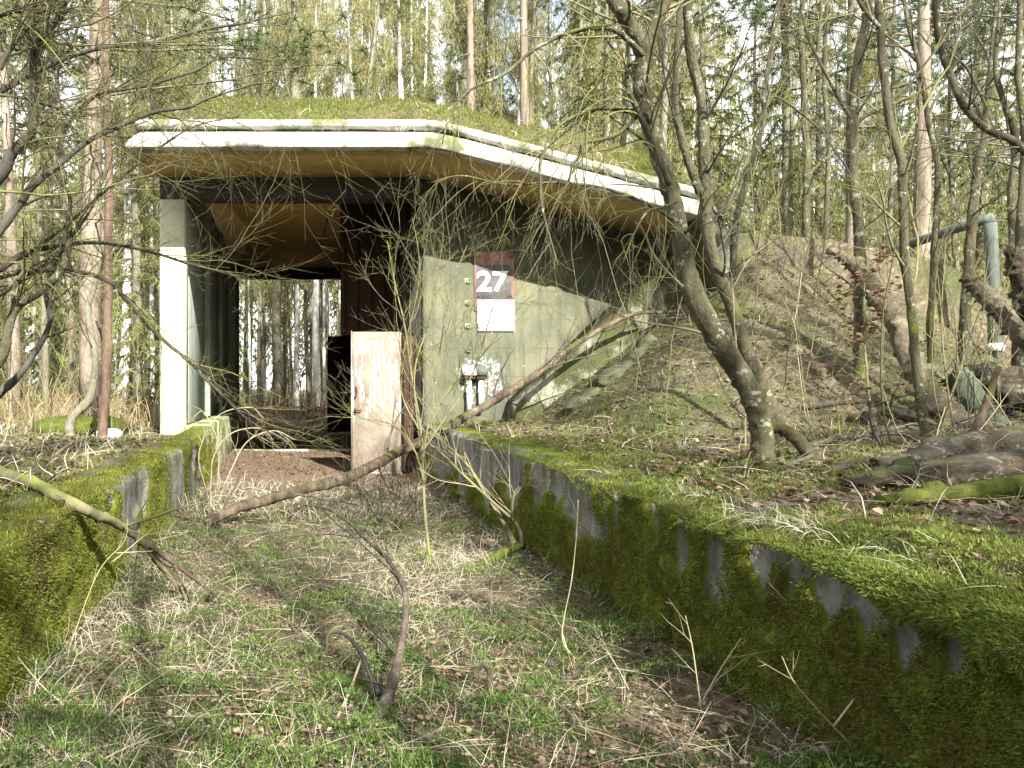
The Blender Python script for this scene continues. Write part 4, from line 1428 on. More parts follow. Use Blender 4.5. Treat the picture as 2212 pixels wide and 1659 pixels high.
hand_tree('bare_tree', 'dark twin stemmed tree just behind the forked one with a mossy base', 'tree', [
    (S((1668, 905), (1655, 860), (1630, 803), (1606, 740), (1581, 662), (1551, 590), (1530, 505), (1524, 416), (1520, 320), (1516, 224), (1495, 128), (1485, 32), (1484, -60), d=(7.0, 6.6)), [.10, .075, .06, .055, .052, .05, .05, .048, .046, .042, .038, .036, .03]),
    (S((1522, 430), (1505, 395), (1476, 304), (1460, 224), (1463, 128), (1469, 0), (1470, -60), d=(6.7, 6.6)), [.032, .032, .03, .028, .026, .024, .02]),
    (S((1522, 415), (1560, 470), (1575, 440), (1610, 330), (1650, 240), (1662, 200), (1655, 150), (1680, 20), d=(6.8, 6.8)), [.02, .02, .018, .016, .015, .013, .010, .006]),
], 'olive', 'darktwig', 5, spr_gen(9, (.5, 1.5), .35))
RT = [
    ('dark straight tree with a high fork, wrapped in brown beech leaves at its foot', [
        (S((1858, 790), (1858, 697), (1857, 531), (1847, 416), (1841, 272), (1854, 128), (1870, 54), (1873, -60), d=9.0), [.062, .058, .054, .052, .054, .05, .046, .04]),
        (S((1838, 258), (1793, 179), (1745, 80), (1723, -30), d=9.0), [.024, .02, .017, .012]),
        (S((1845, 268), (1886, 240), (1969, 208), (2049, 154), (2097, 80), (2142, -20), d=(9.0, 8.6)), [.022, .019, .017, .015, .012, .008])], 'darktwig'),
    ('slender curved olive sapling crossing in front of the long broken trunk', [
        (S((2000, 960), (1978, 803), (1967, 675), (1952, 547), (1948, 398), (1947, 352), (1927, 288), (1915, 224), (1902, 96), (1896, -50), d=(6.4, 6.6)), [.036, .032, .030, .030, .032, .032, .031, .03, .028, .024]),
        (S((1900, 60), (1860, 10), (1830, -60), d=6.5), [.018, .016, .012])], 'twig'),
    ('tree bowed down from the upper right corner in a long curve', [
        (S((2290, 420), (2245, 350), (2212, 325), (2180, 300), (2129, 278), (2081, 230), (2049, 154), (2030, 80), (2020, 0), (2030, -60), d=7.2), [.04, .036, .034, .032, .03, .028, .027, .026, .024, .02])], 'darktwig'),
    ('pale brown trunk left of the upright grey pipe with many dark side branches', [
        (S((2085, 690), (2100, 480), (2110, 368), (2129, 288), (2139, 176), (2150, 60), (2160, -60), d=10.5), [.06, .054, .052, .046, .042, .04, .035]),
        (S((2139, 190), (2165, 150), (2200, 160), (2240, 130), d=10.4), [.022, .018, .015, .01]),
        (S((2134, 240), (2090, 150), (2060, 120), (2010, 60), d=10.4), [.02, .017, .014, .008])], 'darktwig'),
    ('pair of olive stems at the right edge behind the grey pipe', [
        (S((2200, 700), (2190, 531), (2186, 416), (2196, 300), (2170, 224), (2150, 150), (2160, 20), d=9.4), [.05, .046, .042, .036, .03, .026, .02]),
        (S((2200, 640), (2206, 440), (2215, 300), (2200, 160), (2205, -30), d=9.2), [.04, .036, .034, .03, .026])], 'darktwig'),
    ('thin dark tree with a slight double bend right of the slender sapling', [
        (S((2010, 690), (2020, 512), (2027, 368), (2004, 256), (1991, 160), (1960, 40), (1950, -50), d=10.5), [.04, .036, .034, .03, .028, .024, .02]),
        (S((2004, 250), (2030, 200), (2060, 180), d=10.5), [.016, .013, .008])], 'darktwig'),
    ('slim grey tree standing left of the dark straight one on the mound', [
        (S((1738, 620), (1742, 448), (1742, 320), (1735, 160), (1730, 60), (1740, -50), d=13.5), [.06, .055, .05, .045, .042, .04]),
        (S((1740, 200), (1765, 120), (1775, 0), d=13.5), [.03, .026, .02])], 'twig'),
    ('leaning olive tree on the crest, its upper stem slanting right', [
        (S((1585, 560), (1590, 480), (1610, 400), (1640, 300), (1652, 250), (1650, 200), (1670, 100), (1690, -40), d=12.0), [.05, .045, .04, .036, .032, .03, .026, .02]),
        (S((1650, 230), (1680, 210), (1755, 265), (1790, 300), d=12), [.018, .016, .013, .008])], 'twig'),
    ('straight thin dark tree between the mound crest and the pale pine', [
        (S((1775, 640), (1782, 520), (1790, 330), (1780, 150), (1790, -50), d=14.5), [.05, .045, .04, .036, .03])], 'darktwig'),
]
for i_, (lab, stems, tm) in enumerate(RT):
    hand_tree('bare_tree', lab, 'tree', stems, 'olive', tm, 20 + i_, spr_gen(10, (.6, 1.7), .2, None, (4, 3), .03, .012), 'bare trees on the right bank')
# fine upright shoots on the right bank
for i_, (rows, lab) in enumerate([
        (S((1588, 400), (1587, 470), (1590, 540), (1600, 640), d=7.0), 'x'),
        ]):
    pass
# left: limbs reaching in from two trees outside the frame
def spr_left(out, p, r, g_, s_):
    sprout(out, p, r, 14, (.5, 1.5), g_, .15, 1, (5, 4), (.4, 1.0), .18, .0, .4, None, .010)
    sprout(out, p, r, 8, (.3, .9), g_, .4, 1, (4, 3), (.5, 1.1), .22, -.04, .5, None, .006)


hand_tree('bare_tree', 'dark tree at the left edge whose long limbs arch across the bunker roof', 'tree', [
    (S((-330, 1000), (-300, 800), (-200, 620), (-90, 470), (0, 378), (24, 334), (70, 280), (74, 196), (73, 112), (98, 76), (134, 28), (150, -50), d=(5.4, 5.2)), [.10, .09, .075, .06, .045, .038, .032, .026, .024, .023, .022, .02]),
    (S((-200, 640), (-60, 560), (28, 462), (70, 406), (129, 356), (196, 302), (252, 277), (330, 244), (406, 232), (448, 213), (546, 182), (600, 175), d=(5.3, 5.6)), [.04, .032, .026, .023, .021, .018, .016, .014, .012, .010, .006, .003]),
    (S((129, 358), (127, 322), (143, 274), (162, 244), (202, 207), (252, 193), (322, 182), (420, 153), (476, 126), (560, 129), (630, 136), d=(5.45, 5.7)), [.018, .017, .016, .0155, .015, .0135, .012, .010, .008, .006, .003]),
    (S((-60, 240), (0, 200), (84, 154), (146, 126), (224, 104), (330, 92), (434, 64), (532, 48), (640, 20), d=(5.8, 6.2)), [.026, .024, .021, .019, .017, .015, .012, .009, .004]),
    (S((-60, 205), (0, 204), (62, 212), (120, 232), (155, 250), d=5.4), [.012, .011, .010, .009, .006]),
    (S((73, 110), (60, 70), (40, 30), (30, -30), d=5.2), [.018, .016, .014, .01]),
    (S((-30, 40), (20, 26), (66, 20), (120, -10), d=5.0), [.020, .017, .014, .01]),
    (S((0, 150), (22, 110), (60, 60), (90, 20), d=5.0), [.020, .017, .014, .01]),
    (S((330, 242), (326, 180), (318, 128), (345, 60), (365, 20), d=5.5), [.010, .009, .008, .006, .003]),
], 'darktwig', 'twig', 41, spr_left, limbname='trunk')


def spr_left2(out, p, r, g_, s_):
    sprout(out, p, r, 14, (.5, 1.5), g_, .2, 1, (5, 4), (.4, 1.0), .18, .02, .4, None, .008)
    sprout(out, p, r, 9, (.3, .9), g_, .5, 1, (4, 3), (.5, 1.1), .22, .02, .5, None, .006)


hand_tree('bare_tree', 'mossy limbed tree at the left edge, one limb drooping before the pillar to the passage', 'tree', [
    (S((-320, 1010), (-240, 820), (-120, 660), (0, 578), (67, 544), (149, 528), (231, 528), (336, 548), (411, 571), (500, 597), (560, 640), d=(6.2, 6.6)), [.10, .075, .05, .034, .026, .017, .014, .012, .010, .007, .003]),
    (S((-100, 640), (0, 600), (75, 585), (168, 589), (239, 612), (276, 653), (336, 720), (411, 783), (485, 858), (540, 908), (626, 957), d=(6.2, 6.4)), [.028, .024, .021, .019, .018, .0165, .015, .013, .011, .009, .003]),
    (S((149, 528), (110, 560), (50, 600), (-40, 660), d=6.3), [.012, .016, .018, .02]),
    (S((60, 545), (140, 490), (220, 420), (330, 330), (420, 270), (520, 250), d=(6.3, 6.6)), [.016, .014, .012, .009, .006, .003]),
], 'log', 'twig', 43, spr_left2, limbname='trunk')
hand_tree('bare_tree', 'pale olive stem curving up from the left edge to an elbow', 'tree', [
    (S((-30, 800), (0, 776), (20, 690), (40, 655), (93, 623), (134, 578), (149, 515), (146, 473), (150, 430), (130, 390), d=6.0), [.040, .038, .035, .033, .03, .028, .026, .02, .014, .006]),
    (S((30, 665), (32, 620), (60, 580), (110, 560), d=6.0), [.02, .017, .014, .008])], 'olive', 'twig', 45, spr_gen(8, (.4, 1.2), .3))
hand_tree('bare_tree', 'thin dark crooked sapling at the left edge', 'tree', [
    (S((-25, 880), (0, 850), (56, 794), (108, 701), (101, 634), (127, 552), (160, 500), (200, 440), (222, 370), d=6.4), [.034, .032, .026, .022, .019, .016, .013, .009, .005])], 'darktwig', 'darktwig', 46, spr_gen(8, (.4, 1.2), .3))
hand_tree('bare_tree', 'sinuous grey sapling left of the thin red trunk', 'tree', [
    (S((152, 945), (156, 905), (194, 858), (207, 783), (196, 720), (190, 664), (203, 620), (216, 560), (225, 480), (205, 380), d=12.0), [.075, .07, .062, .058, .055, .05, .046, .04, .03, .02])], 'greybark', 'twig', 47, spr_gen(10, (.8, 2.0), .3))
hand_tree('bare_tree', 'thin straight red barked trunk left of the bunker pillar', 'tree', [
    (S((220, 958), (226, 860), (231, 760), (233, 640), (234, 520), (236, 400), (232, 250), (230, 100), (228, -80), d=11.2), [.078, .066, .066, .064, .062, .060, .054, .048, .04])], 'redbark', 'twig', 48, spr_gen(10, (.5, 1.6), .4, None, (3, 2)))
# shrub in front of the door
def spr_shrub(out, p, r, g_, s_):
    sprout(out, p, r, 11, (.4, 1.2), g_, .2, 1, (4, 3), (.35, .95), .3, .06, .6, None, .005)


hand_tree('shrub', 'bare twiggy shrub growing before the rusty door, fanned out across the front wall', 'shrub', [
    (S((930, 1232), (920, 1130), (915, 1040), (908, 930), (885, 800), (870, 690), (850, 600), (838, 520), d=(6.45, 7.0)), [0.0161, 0.0136, 0.0124, 0.0112, 0.0093, 0.0074, 0.0050, 0.0025]),
    (S((912, 1000), (925, 900), (945, 780), (960, 690), (985, 600), (1010, 530), d=(6.5, 6.9)), [0.0087, 0.0074, 0.0068, 0.0056, 0.0037, 0.0019]),
    (S((912, 975), (960, 905), (1005, 840), (1040, 750), (1062, 670), (1092, 590), d=(6.5, 6.9)), [0.0099, 0.0087, 0.0081, 0.0068, 0.0050, 0.0019]),
    (S((905, 930), (870, 860), (868, 780), (900, 640), (905, 560), (890, 470), d=(6.6, 7.4)), [0.0081, 0.0068, 0.0062, 0.0050, 0.0037, 0.0019]),
    (S((915, 1040), (890, 960), (845, 915), (780, 905), (700, 900), d=(6.5, 6.9)), [0.0074, 0.0062, 0.0050, 0.0037, 0.0019]),
    (S((905, 945), (895, 800), (930, 690), (950, 590), (990, 540), d=(6.6, 7.2)), [.007, .0065, .006, .004, .002]),
    (S((908, 955), (960, 860), (990, 800), (1000, 700), (1050, 640), d=(6.6, 7.0)), [.007, .0065, .006, .004, .002]),
], 'twig', 'twig', 51, spr_shrub, limbname='stem')
hand_tree('shrub', 'low mossy rooted shrub at the wall foot with three leaning pale stems', 'shrub', [
    (S((930, 1250), (985, 1240), (1050, 1215), (1095, 1190), (1130, 1178), d=(6.1, 6.6)), [.02, .034, .036, .04, .03]),
    (S((1112, 1188), (1098, 1150), (1070, 1100), (1040, 1050), (1005, 1000), (965, 960), (925, 915), d=(6.6, 6.9)), [.034, .020, .016, .0145, .013, .010, .007]),
    (S((1128, 1185), (1122, 1150), (1108, 1110), (1110, 1070), (1122, 1050), d=(6.6, 6.6)), [.028, .016, .013, .010, .004]),
    (S((1105, 1120), (1050, 1070), (1000, 1025), (950, 975), (930, 960), d=(6.6, 6.7)), [.014, .013, .012, .009, .006]),
], 'mosslog', 'paletwig', 53, lambda o, p, r, g_, s_: sprout(o, p, r, 6, (.25, .8), g_, .3, 1, (3, 2), (.4, 1), .2, .04, .4, None, .007) if s_ else None, limbname='root', lmat='twig')
# tangle of bleached stems at the curb
hand_tree('bramble', 'bleached arching bramble tangle before the left curb', 'bramble', [
    (S((455, 1050), (462, 985), (500, 935), (560, 925), (590, 950), d=9.5), [.009, .008, .007, .006, .003]),
    (S((470, 1060), (470, 960), (440, 890), (415, 905), d=9.6), [.008, .007, .006, .003]),
    (S((480, 1055), (530, 960), (590, 930), (640, 950), d=9.4), [.008, .007, .006, .003]),
    (S((445, 1060), (430, 980), (470, 900), (540, 880), (570, 905), d=9.7), [.008, .007, .006, .005, .003]),
], 'paletwig', 'paletwig', 57, lambda o, p, r, g_, s_: sprout(o, p, r, 7, (.2, .5), g_, .1, 1, (3, 2), (.4, 1.1), .25, -.05, .7, None, .004), limbname='stem')
hand_tree('shrub', 'dense low brown twig clump on the trench floor before the door', 'shrub', [
    (S((860, 1130), (850, 1060), (840, 1000), d=8.2), [.010, .008, .003]),
    (S((880, 1130), (900, 1060), (930, 1000), d=8.2), [.010, .008, .003]),
    (S((820, 1130), (790, 1070), (760, 1020), d=8.3), [.010, .008, .003]),
], 'twig', 'deadwood', 58, lambda o, p, r, g_, s_: sprout(o, p, r, 26, (.25, .7), g_, .0, .8, (3, 3), (.4, 1.2), .25, .03, .6, None, .005), limbname='stem')
# pale dry weed stems in the lower right and elsewhere
WEED = [
    ('dry forked weed stem standing tallest in the lower right corner', [S((2060, 1690), (2052, 1600), (2040, 1530), (1985, 1440), (1900, 1340), (1870, 1290), d=2.75), S((2052, 1590), (2100, 1500), (2150, 1420), d=2.75), S((2040, 1532), (2050, 1440), (2030, 1360), d=2.75)]),
    ('dry weed stem slanting to the right bottom corner', [S((2110, 1700), (2165, 1560), (2230, 1440), d=2.7), S((2160, 1570), (2120, 1440), (2040, 1405), d=2.7)]),
    ('dry weed stem bending left before the mossy wall', [S((1880, 1650), (1800, 1570), (1720, 1480), (1690, 1420), d=2.9), S((1800, 1570), (1900, 1440), (1990, 1320), (2020, 1290), d=2.9)]),
    ('bleached thin weed stem against the middle of the mossy wall', [S((1760, 1500), (1745, 1410), (1720, 1330), (1690, 1290), (1630, 1230), d=3.3), S((1735, 1370), (1760, 1310), (1790, 1290), d=3.3)]),
    ('upright pale weed stem at the foot of the mossy wall', [S((1530, 1600), (1510, 1500), (1495, 1400), (1480, 1330), d=3.4), S((1515, 1520), (1560, 1440), (1600, 1380), d=3.4)]),
    ('pale weed stem in the lower middle with one fork', [S((1240, 1420), (1215, 1370), (1235, 1250), (1245, 1150), (1248, 1080), d=4.0), S((1215, 1370), (1240, 1450), (1270, 1490), d=4.0)]),
    ('tall pale weed stem against the left wall with two side twigs', [S((120, 1480), (150, 1400), (210, 1240), (268, 1170), (275, 1120), d=4.2), S((250, 1195), (330, 1190), d=4.2), S((240, 1215), (300, 1165), (330, 1140), d=4.2)]),
    ('sheaf of arching bleached stems at the lower left', [S((180, 1660), (190, 1560), (230, 1470), (280, 1420), d=3.4), S((190, 1660), (160, 1550), (90, 1480), (40, 1420), d=3.4), S((200, 1660), (240, 1540), (300, 1490), (380, 1440), d=3.4), S((170, 1660), (120, 1560), (60, 1540), d=3.3)]),
    ('pale weed stem standing above the right bank edge', [S((2080, 1170), (2060, 1090), (2000, 1000), (1940, 930), (1905, 830), d=5.2), S((2030, 1050), (2020, 960), (2040, 880), d=5.2)]),
    ('long pale weed stem leaning over the right bank logs', [S((2020, 1060), (2075, 980), (2140, 900), (2190, 830), d=5.4), S((2212, 1020), (2190, 930), (2140, 850), (2090, 800), d=5.4)]),
    ('pale stem rising between the forked tree and the mound', [S((1740, 900), (1725, 780), (1712, 690), (1660, 600), d=8.5), S((1715, 700), (1730, 610), (1735, 540), d=8.5)]),
    ('pale stem beside the forked tree trunk', [S((1610, 830), (1590, 740), (1585, 640), (1576, 580), (1540, 560), d=6.6), S((1585, 620), (1620, 560), (1670, 520), d=6.6)]),
]
for i_, (lab, ss) in enumerate(WEED):
    hand_tree('weed_stem', lab, 'weed', [(s_, list(np.linspace(  .0044 if s_[0][2] < 3.6 else (.0038 if s_[0][2] < 4.3 else .0055), .0015, 5))) for s_ in ss], 'paletwig', 'paletwig', 70 + i_,
              lambda o, p, r, g_, s_: sprout(o, p, r, 3, (.06, .22), g_, .3, 1, (1,), (.4, .9), .15, .02, .6, None, .003), 'dry weed stems', 'stem', k=6, amp=.006)
# beech sapling leaves round the dark straight tree and below
bl = thing('beech_sapling', 'thin sapling still holding brown beech leaves beside the dark straight tree', 'sapling', P(1880, 900, 8.3))
out = []
p_ = wob(spline(PP([(1880, 900, 8.3), (1872, 780, 8.4), (1866, 680, 8.5), (1868, 570, 8.5)]), 6), .02, 2, 3)
g_ = np.random.default_rng(8)
MB().tube(p_, np.linspace(.014, .005, len(p_)), 6).build('stem', M['twig'], bl)
sprout(out, p_, np.full(len(p_), .01), 14, (.2, .5), g_, .1, 1, (2,), (.6, 1.2), .2, 0, .4, None, .004)
q = MB()
put(q, out)
q.build('twigs', M['twig'], bl)
lp = np.vstack([o_[0][2:] for o_ in out])
lp = np.repeat(lp, 2, 0)
sel = (lp[:, 2] > P(0, 735, 8.4)[2]) | (g_.random(len(lp)) < .35)
lp = lp[sel] + g_.normal(0, .03, (sel.sum(), 3))
q = MB()
leaves(q, lp[:, 0], lp[:, 1], lp[:, 2], g_, .04, .08)
q.build('leaves', M['beech'], bl)
b2 = thing('beech_sapling', 'low sapling with scattered brown leaves between the forked tree and the logs', 'sapling', P(1815, 1010, 6.9))
out = []
for rows in ([(1815, 1020, 6.9), (1812, 920, 7.0), (1800, 840, 7.1)], [(1812, 960, 6.9), (1860, 890, 7.0), (1890, 830, 7.0)], [(1815, 990, 6.9), (1765, 900, 7.0), (1740, 860, 7.0)]):
    p_ = spline(PP(rows), 6)
    out.append((p_, np.linspace(.010, .004, len(p_)), 0))
    sprout(out, p_, np.full(len(p_), .008), 12, (.2, .6), g_, .1, 1, (2,), (.5, 1.1), .2, 0, .4, None, .0035)
q = MB()
put(q, out)
q.build('twigs', M['twig'], b2)
lp = np.vstack([o_[0][3:] for o_ in out])
lp = lp[g_.random(len(lp)) < .3]
q = MB()
leaves(q, lp[:, 0], lp[:, 1], lp[:, 2], g_, .035, .07)
q.build('leaves', M['beech'], b2)
# green clover tufts at the wall feet
for i_, (x_, y_, d_, lab) in enumerate([(120, 1400, 4.4, 'bright green clover tuft at the foot of the left wall'), (1985, 1540, 2.75, 'green clover tuft low on the right mossy wall'), (560, 1560, 3.55, 'small green clover tuft in the lower left of the trench floor'), (1960, 1690, 2.6, 'green clover tuft in the bottom right corner of the trench')]):
    c = P(x_, y_, d_)
    n = 90
    pts = c + np.random.default_rng(i_).normal(0, 1, (n, 3)) * np.array([.05, .06, .05])
    q = MB()
    leaves(q, pts[:, 0], pts[:, 1], pts[:, 2], np.random.default_rng(i_ + 5), .018, .032)
    tag(q.build('clover', M['clover']), lab, 'clover', 'clover tufts', 'stuff')

# ------------------------------------------------------------------ the wood behind
def conifer(seed, h, kind):
    rg_ = np.random.default_rng(seed)
    root = thing(kind + '_tree', '', 'tree')
    r0 = .15
    zs = np.linspace(0, h, 14)
    px_ = np.stack([.05 * np.sin(zs * .5 + seed), .05 * np.cos(zs * .4 + seed), zs], -1)
    px_[0] = 0
    tb = MB().tube(px_, r0 * np.linspace(1.08, .18, 14) + .02 * (zs < 1), 9, True, .05)
    cr_ = MB()
    br = []
    if kind == 'spruce':
        z = .5
        while z < h - .3:
            t = z / h
            for _ in range(int(rg_.integers(3, 6))):
                a = rg_.random() * 6.283
                L = (.35 + 2.3 * (1 - t) ** .8) * rg_.uniform(.6, 1.15) * (1.0 if z > 3 else .75)
                o = np.array([math.cos(a), math.sin(a), 0])
                s = np.linspace(0, 1, 7)[:, None]
                p = np.array([0, 0, z]) + o * L * s + np.array([0, 0, 1]) * (.12 * L * s - .62 * L * s ** 2 + .16 * L * s ** 3)
                br.append((p, np.linspace(.016, .004, 7)))
                n = int(L * 46)
                u = rg_.random(n) ** .75
                q = np.array([0, 0, z]) + o * L * u[:, None] + np.array([0, 0, 1]) * (.12 * L * u - .62 * L * u ** 2 + .16 * L * u ** 3)[:, None]
                sd = np.cross(o, [0, 0, 1])
                dr = sd * rg_.normal(0, .75, n)[:, None] + o * rg_.uniform(-.1, .7, n)[:, None] + np.array([0, 0, -1]) * rg_.uniform(.35, 1.3, n)[:, None]
                blades(cr_, q, dr / np.linalg.norm(dr, axis=1)[:, None], rg_.uniform(.12, .34, n) * (1.1 - .4 * t), rg_.uniform(.022, .05, n), rg_, .12)
            z += rg_.uniform(.28, .46)
    else:
        # bare dead stubs below, needle tufts on crooked limbs above
        for _ in range(26):
            z = rg_.uniform(1.5, h * .6)
            a = rg_.random() * 6.283
            L = rg_.uniform(.3, 1.4)
            p = np.array([0, 0, z]) + np.linspace(0, 1, 5)[:, None] * np.array([math.cos(a), math.sin(a), rg_.uniform(-.35, .15)]) * L
            br.append((wob(p, .05, 3, z), np.linspace(.018, .005, 5)))
        for _ in range(44):
            z = h * (.42 + .58 * rg_.random() ** .9)
            t = (z / h - .42) / .58
            a = rg_.random() * 6.283
            L = (2.6 * (1 - t) + .6) * rg_.uniform(.6, 1.1)
            o = np.array([math.cos(a), math.sin(a), rg_.uniform(-.1, .35)])
            p = wob(np.array([0, 0, z]) + np.linspace(0, 1, 8)[:, None] * o * L, .12, 1.5, z)
            br.append((p, np.linspace(.035, .008, 8)))
            for _ in range(int(8 + L * 5)):
                c = p[int(rg_.integers(3, 8))] + rg_.normal(0, .26, 3)
                n = 22
                dr = rg_.normal(0, 1, (n, 3)) + np.array([0, 0, .35])
                blades(cr_, np.repeat(c[None], n, 0), dr / np.linalg.norm(dr, axis=1)[:, None], rg_.uniform(.12, .26, n), .022, rg_, .1)
    for p, r in br:
        tb.tube(p, r, 4, False)
    tb.build('trunk', M['greybark' if kind == 'spruce' else 'pine'], root, True)
    cr_.build('crown', M['needle' if kind == 'spruce' else 'pineneedle'], root)
    return root


def bare(seed, h, kind, cat=False):
    rg_ = np.random.default_rng(seed)
    root = thing(kind + '_tree', '', 'tree')
    zs = np.linspace(0, h, 18)
    px_ = wob(np.stack([0 * zs, 0 * zs, zs], -1), .22 if kind == 'bare' else .12, .35, seed)
    rr_ = .15 * np.linspace(1.05, .12, 18)
    MB().tube(px_, rr_, 9, True, .06).build('trunk', M['greybark' if kind == 'bare' else 'birch'], root, True)
    out = []
    big = spline(px_, 3)
    rb = np.interp(np.linspace(0, 1, len(big)), np.linspace(0, 1, 18), rr_)
    if kind == 'bare':
        sprout(out, big, rb, 20, (1.0, 2.8), rg_, .12, 1, (5, 4), (.35, .95), .16, .06, .4, None, .04)
    else:
        sprout(out, big, rb, 30, (.9, 2.2), rg_, .25, 1, (6, 5), (.5, 1.0), .14, -.06, .3, None, .02)
    q = MB()
    put(q, [(p, np.maximum(r, .0045), l) for p, r, l in out], 5)
    q.build('crown', M['twig' if kind == 'bare' else 'darktwig'], root)
    if cat:
        tips = np.vstack([p[2:] for p, r, l in out if l > 0])
        tips = np.repeat(tips, 4, 0)
        tips = tips + rg_.normal(0, .10, tips.shape)
        cb = blades(MB(), tips, np.array([0, 0, -1.0]), rg_.uniform(.06, .20, len(tips)), rg_.uniform(.016, .032, len(tips)), rg_, .5)
        cb.build('catkins', M['catkin'], root)['kind'] = 'stuff'
    return root


PROTO = {'spruce': [conifer(1, 15, 'spruce'), conifer(2, 11, 'spruce'), conifer(3, 17, 'spruce')],
         'pine': [conifer(4, 17, 'pine'), conifer(5, 15, 'pine')],
         'bare': [bare(6, 13, 'bare'), bare(7, 12, 'bare', True), bare(8, 14, 'bare', True)],
         'birch': [bare(9, 15, 'birch', True)]}
USED = set()
PLACED = []


def plant(kind, x, y, w, lean=0.0, zs=None, var=None, z=None, rg_=RG):
    i_ = int(rg_.integers(0, len(PROTO[kind]))) if var is None else var
    src = PROTO[kind][i_]
    if id(src) in USED:
        o = dup(src, '', '')
    else:
        USED.add(id(src))
        o = src
    o.location = (x, y, float(H(x, y)) - .06 if z is None else z)
    s = w / 2 / .15
    sz = zs or rg_.uniform(.9, 1.25) * (1 + .5 * float(sstep(26, 44, y)))
    sx = max(s, 1.0) if kind in ('spruce',) else s
    sx = np.clip(sx, .4, 2.2)
    o.scale = (sx, sx, sz)
    o.rotation_euler = (rg_.normal(0, .02), lean, rg_.random() * 6.283)
    PLACED.append((o, kind, x, y))
    return o


# trees one can point to: kind, X and Y of the foot, X at the top edge of the photo, depth, width on the photo
EX = [('pine', 200, 890, 208, 17, 50), ('pine', 30, 880, 38, 19, 30), ('birch', 262, 900, 250, 22, 24), ('bare', 100, 890, 120, 20, 16), ('birch', 330, 890, 352, 24, 11),
      ('bare', 558, 300, 556, 29, 14), ('bare', 578, 300, 580, 30, 13), ('bare', 636, 300, 632, 28, 25), ('bare', 660, 300, 735, 29, 10), ('bare', 782, 300, 838, 28, 13), ('birch', 890, 300, 902, 30, 14),
      ('pine', 1008, 300, 984, 28, 19), ('bare', 1026, 300, 1000, 28, 14), ('bare', 1052, 300, 1078, 29, 13), ('pine', 1136, 300, 1128, 27, 19), ('bare', 1160, 320, 1210, 28, 14), ('bare', 1212, 320, 1290, 28, 12), ('bare', 470, 300, 440, 31, 13), ('bare', 512, 300, 530, 33, 10),
      ('pine', 1322, 400, 1315, 26, 26), ('pine', 1962, 640, 1934, 19, 38), ('pine', 1826, 640, 1808, 20, 28), ('pine', 2206, 640, 2190, 20, 26), ('bare', 1640, 560, 1655, 24, 13), ('bare', 1690, 560, 1700, 26, 14), ('bare', 2070, 640, 2060, 22, 14), ('bare', 1906, 640, 1880, 23, 12),
      ('bare', 603, 868, 607, 41, 24), ('birch', 686, 868, 690, 36, 17), ('birch', 640, 868, 643, 42, 12), ('bare', 560, 868, 556, 44, 10), ('birch', 730, 868, 735, 45, 9),
      ('spruce', 300, 880, 300, 22, 12), ('spruce', 395, 880, 395, 30, 12), ('spruce', 1560, 600, 1560, 30, 14), ('spruce', 1760, 600, 1760, 24, 14), ('spruce', 1400, 500, 1400, 34, 12), ('spruce', 1990, 640, 1990, 28, 14), ('spruce', 2120, 640, 2120, 24, 14), ('spruce', 120, 880, 120, 30, 14), ('spruce', 385, 880, 385, 34, 12), ('spruce', -40, 880, -40, 28, 14)]
for kind, Xf, Yf, Xt, d, wpx in EX:
    x = (Xf - CX) * d / F
    onroof = Yf in (300, 320)
    if onroof:
        d = d - 8.5
        x = (Xf - CX) * d / F
    zb_ = float(roofz(x, d)) if onroof else float(H(x, d))
    Yg_ = CY + (EYE - zb_) * F / d
    sl = (Xt - Xf) / max(60, Yf if Yf > 200 else 200)
    plant(kind, x + sl * (Yg_ - Yf) * d / F * -1, d, wpx * d / F, math.atan(sl), None, None, zb_ - .1 if onroof else None)
# filling trees, thicker to the right and behind
taken = [(x, y) for _, _, x, y in PLACED]
g5 = np.random.default_rng(19)
tries = 0
nfill = 0
while nfill < 215 and tries < 8000:
    tries += 1
    y = g5.uniform(19, 58)
    Xp = g5.uniform(-150, 2360) if nfill < 120 else g5.uniform(300, 1450)
    x = (Xp - CX) * y / F
    if -3.5 < x < 9 and y < 27.5:
        continue
    if x < -2 and y < 22:
        continue
    if 470 < Xp < 790 and y < 44:
        continue
    thru = 470 < Xp < 800
    if any((x - a) ** 2 + (y - b) ** 2 < (1.45 + y * .012) ** 2 for a, b in taken):
        continue
    right = Xp > 1250
    kind = g5.choice(['spruce', 'pine', 'bare', 'birch'], p=[0, .1, .5, .4] if thru else [.28, .12, .46, .14] if right else [.30, .14, .40, .16] if Xp < 350 else ([.42, .1, .26, .22] if y > 32 else [.14, .05, .46, .35]))
    taken.append((x, y))
    plant(kind, x, y, g5.uniform(.13, .30), g5.normal(0, .035), None, None, None, g5)
    nfill += 1
ORD = ['first', 'second', 'third', 'fourth', 'fifth', 'sixth', 'seventh', 'eighth', 'ninth', 'tenth', 'eleventh', 'twelfth', 'thirteenth', 'fourteenth', 'fifteenth', 'sixteenth', 'seventeenth', 'eighteenth', 'nineteenth', 'twentieth', 'twenty first', 'twenty second', 'twenty third', 'twenty fourth', 'twenty fifth', 'twenty sixth', 'twenty seventh', 'twenty eighth', 'twenty ninth', 'thirtieth']
LOOK = {'spruce': 'green hanging spruce', 'pine': 'straight reddish pine', 'bare': 'bare grey tree', 'birch': 'white barked birch'}


def zone(X):
    return ('left of the bunker pillar' if X < 345 else 'seen above or under the flat roof' if X < 960 else 'above the sloping roof' if X < 1480 else 'behind the mound crest' if X < 1800 else 'in the wood behind the grey pipe')


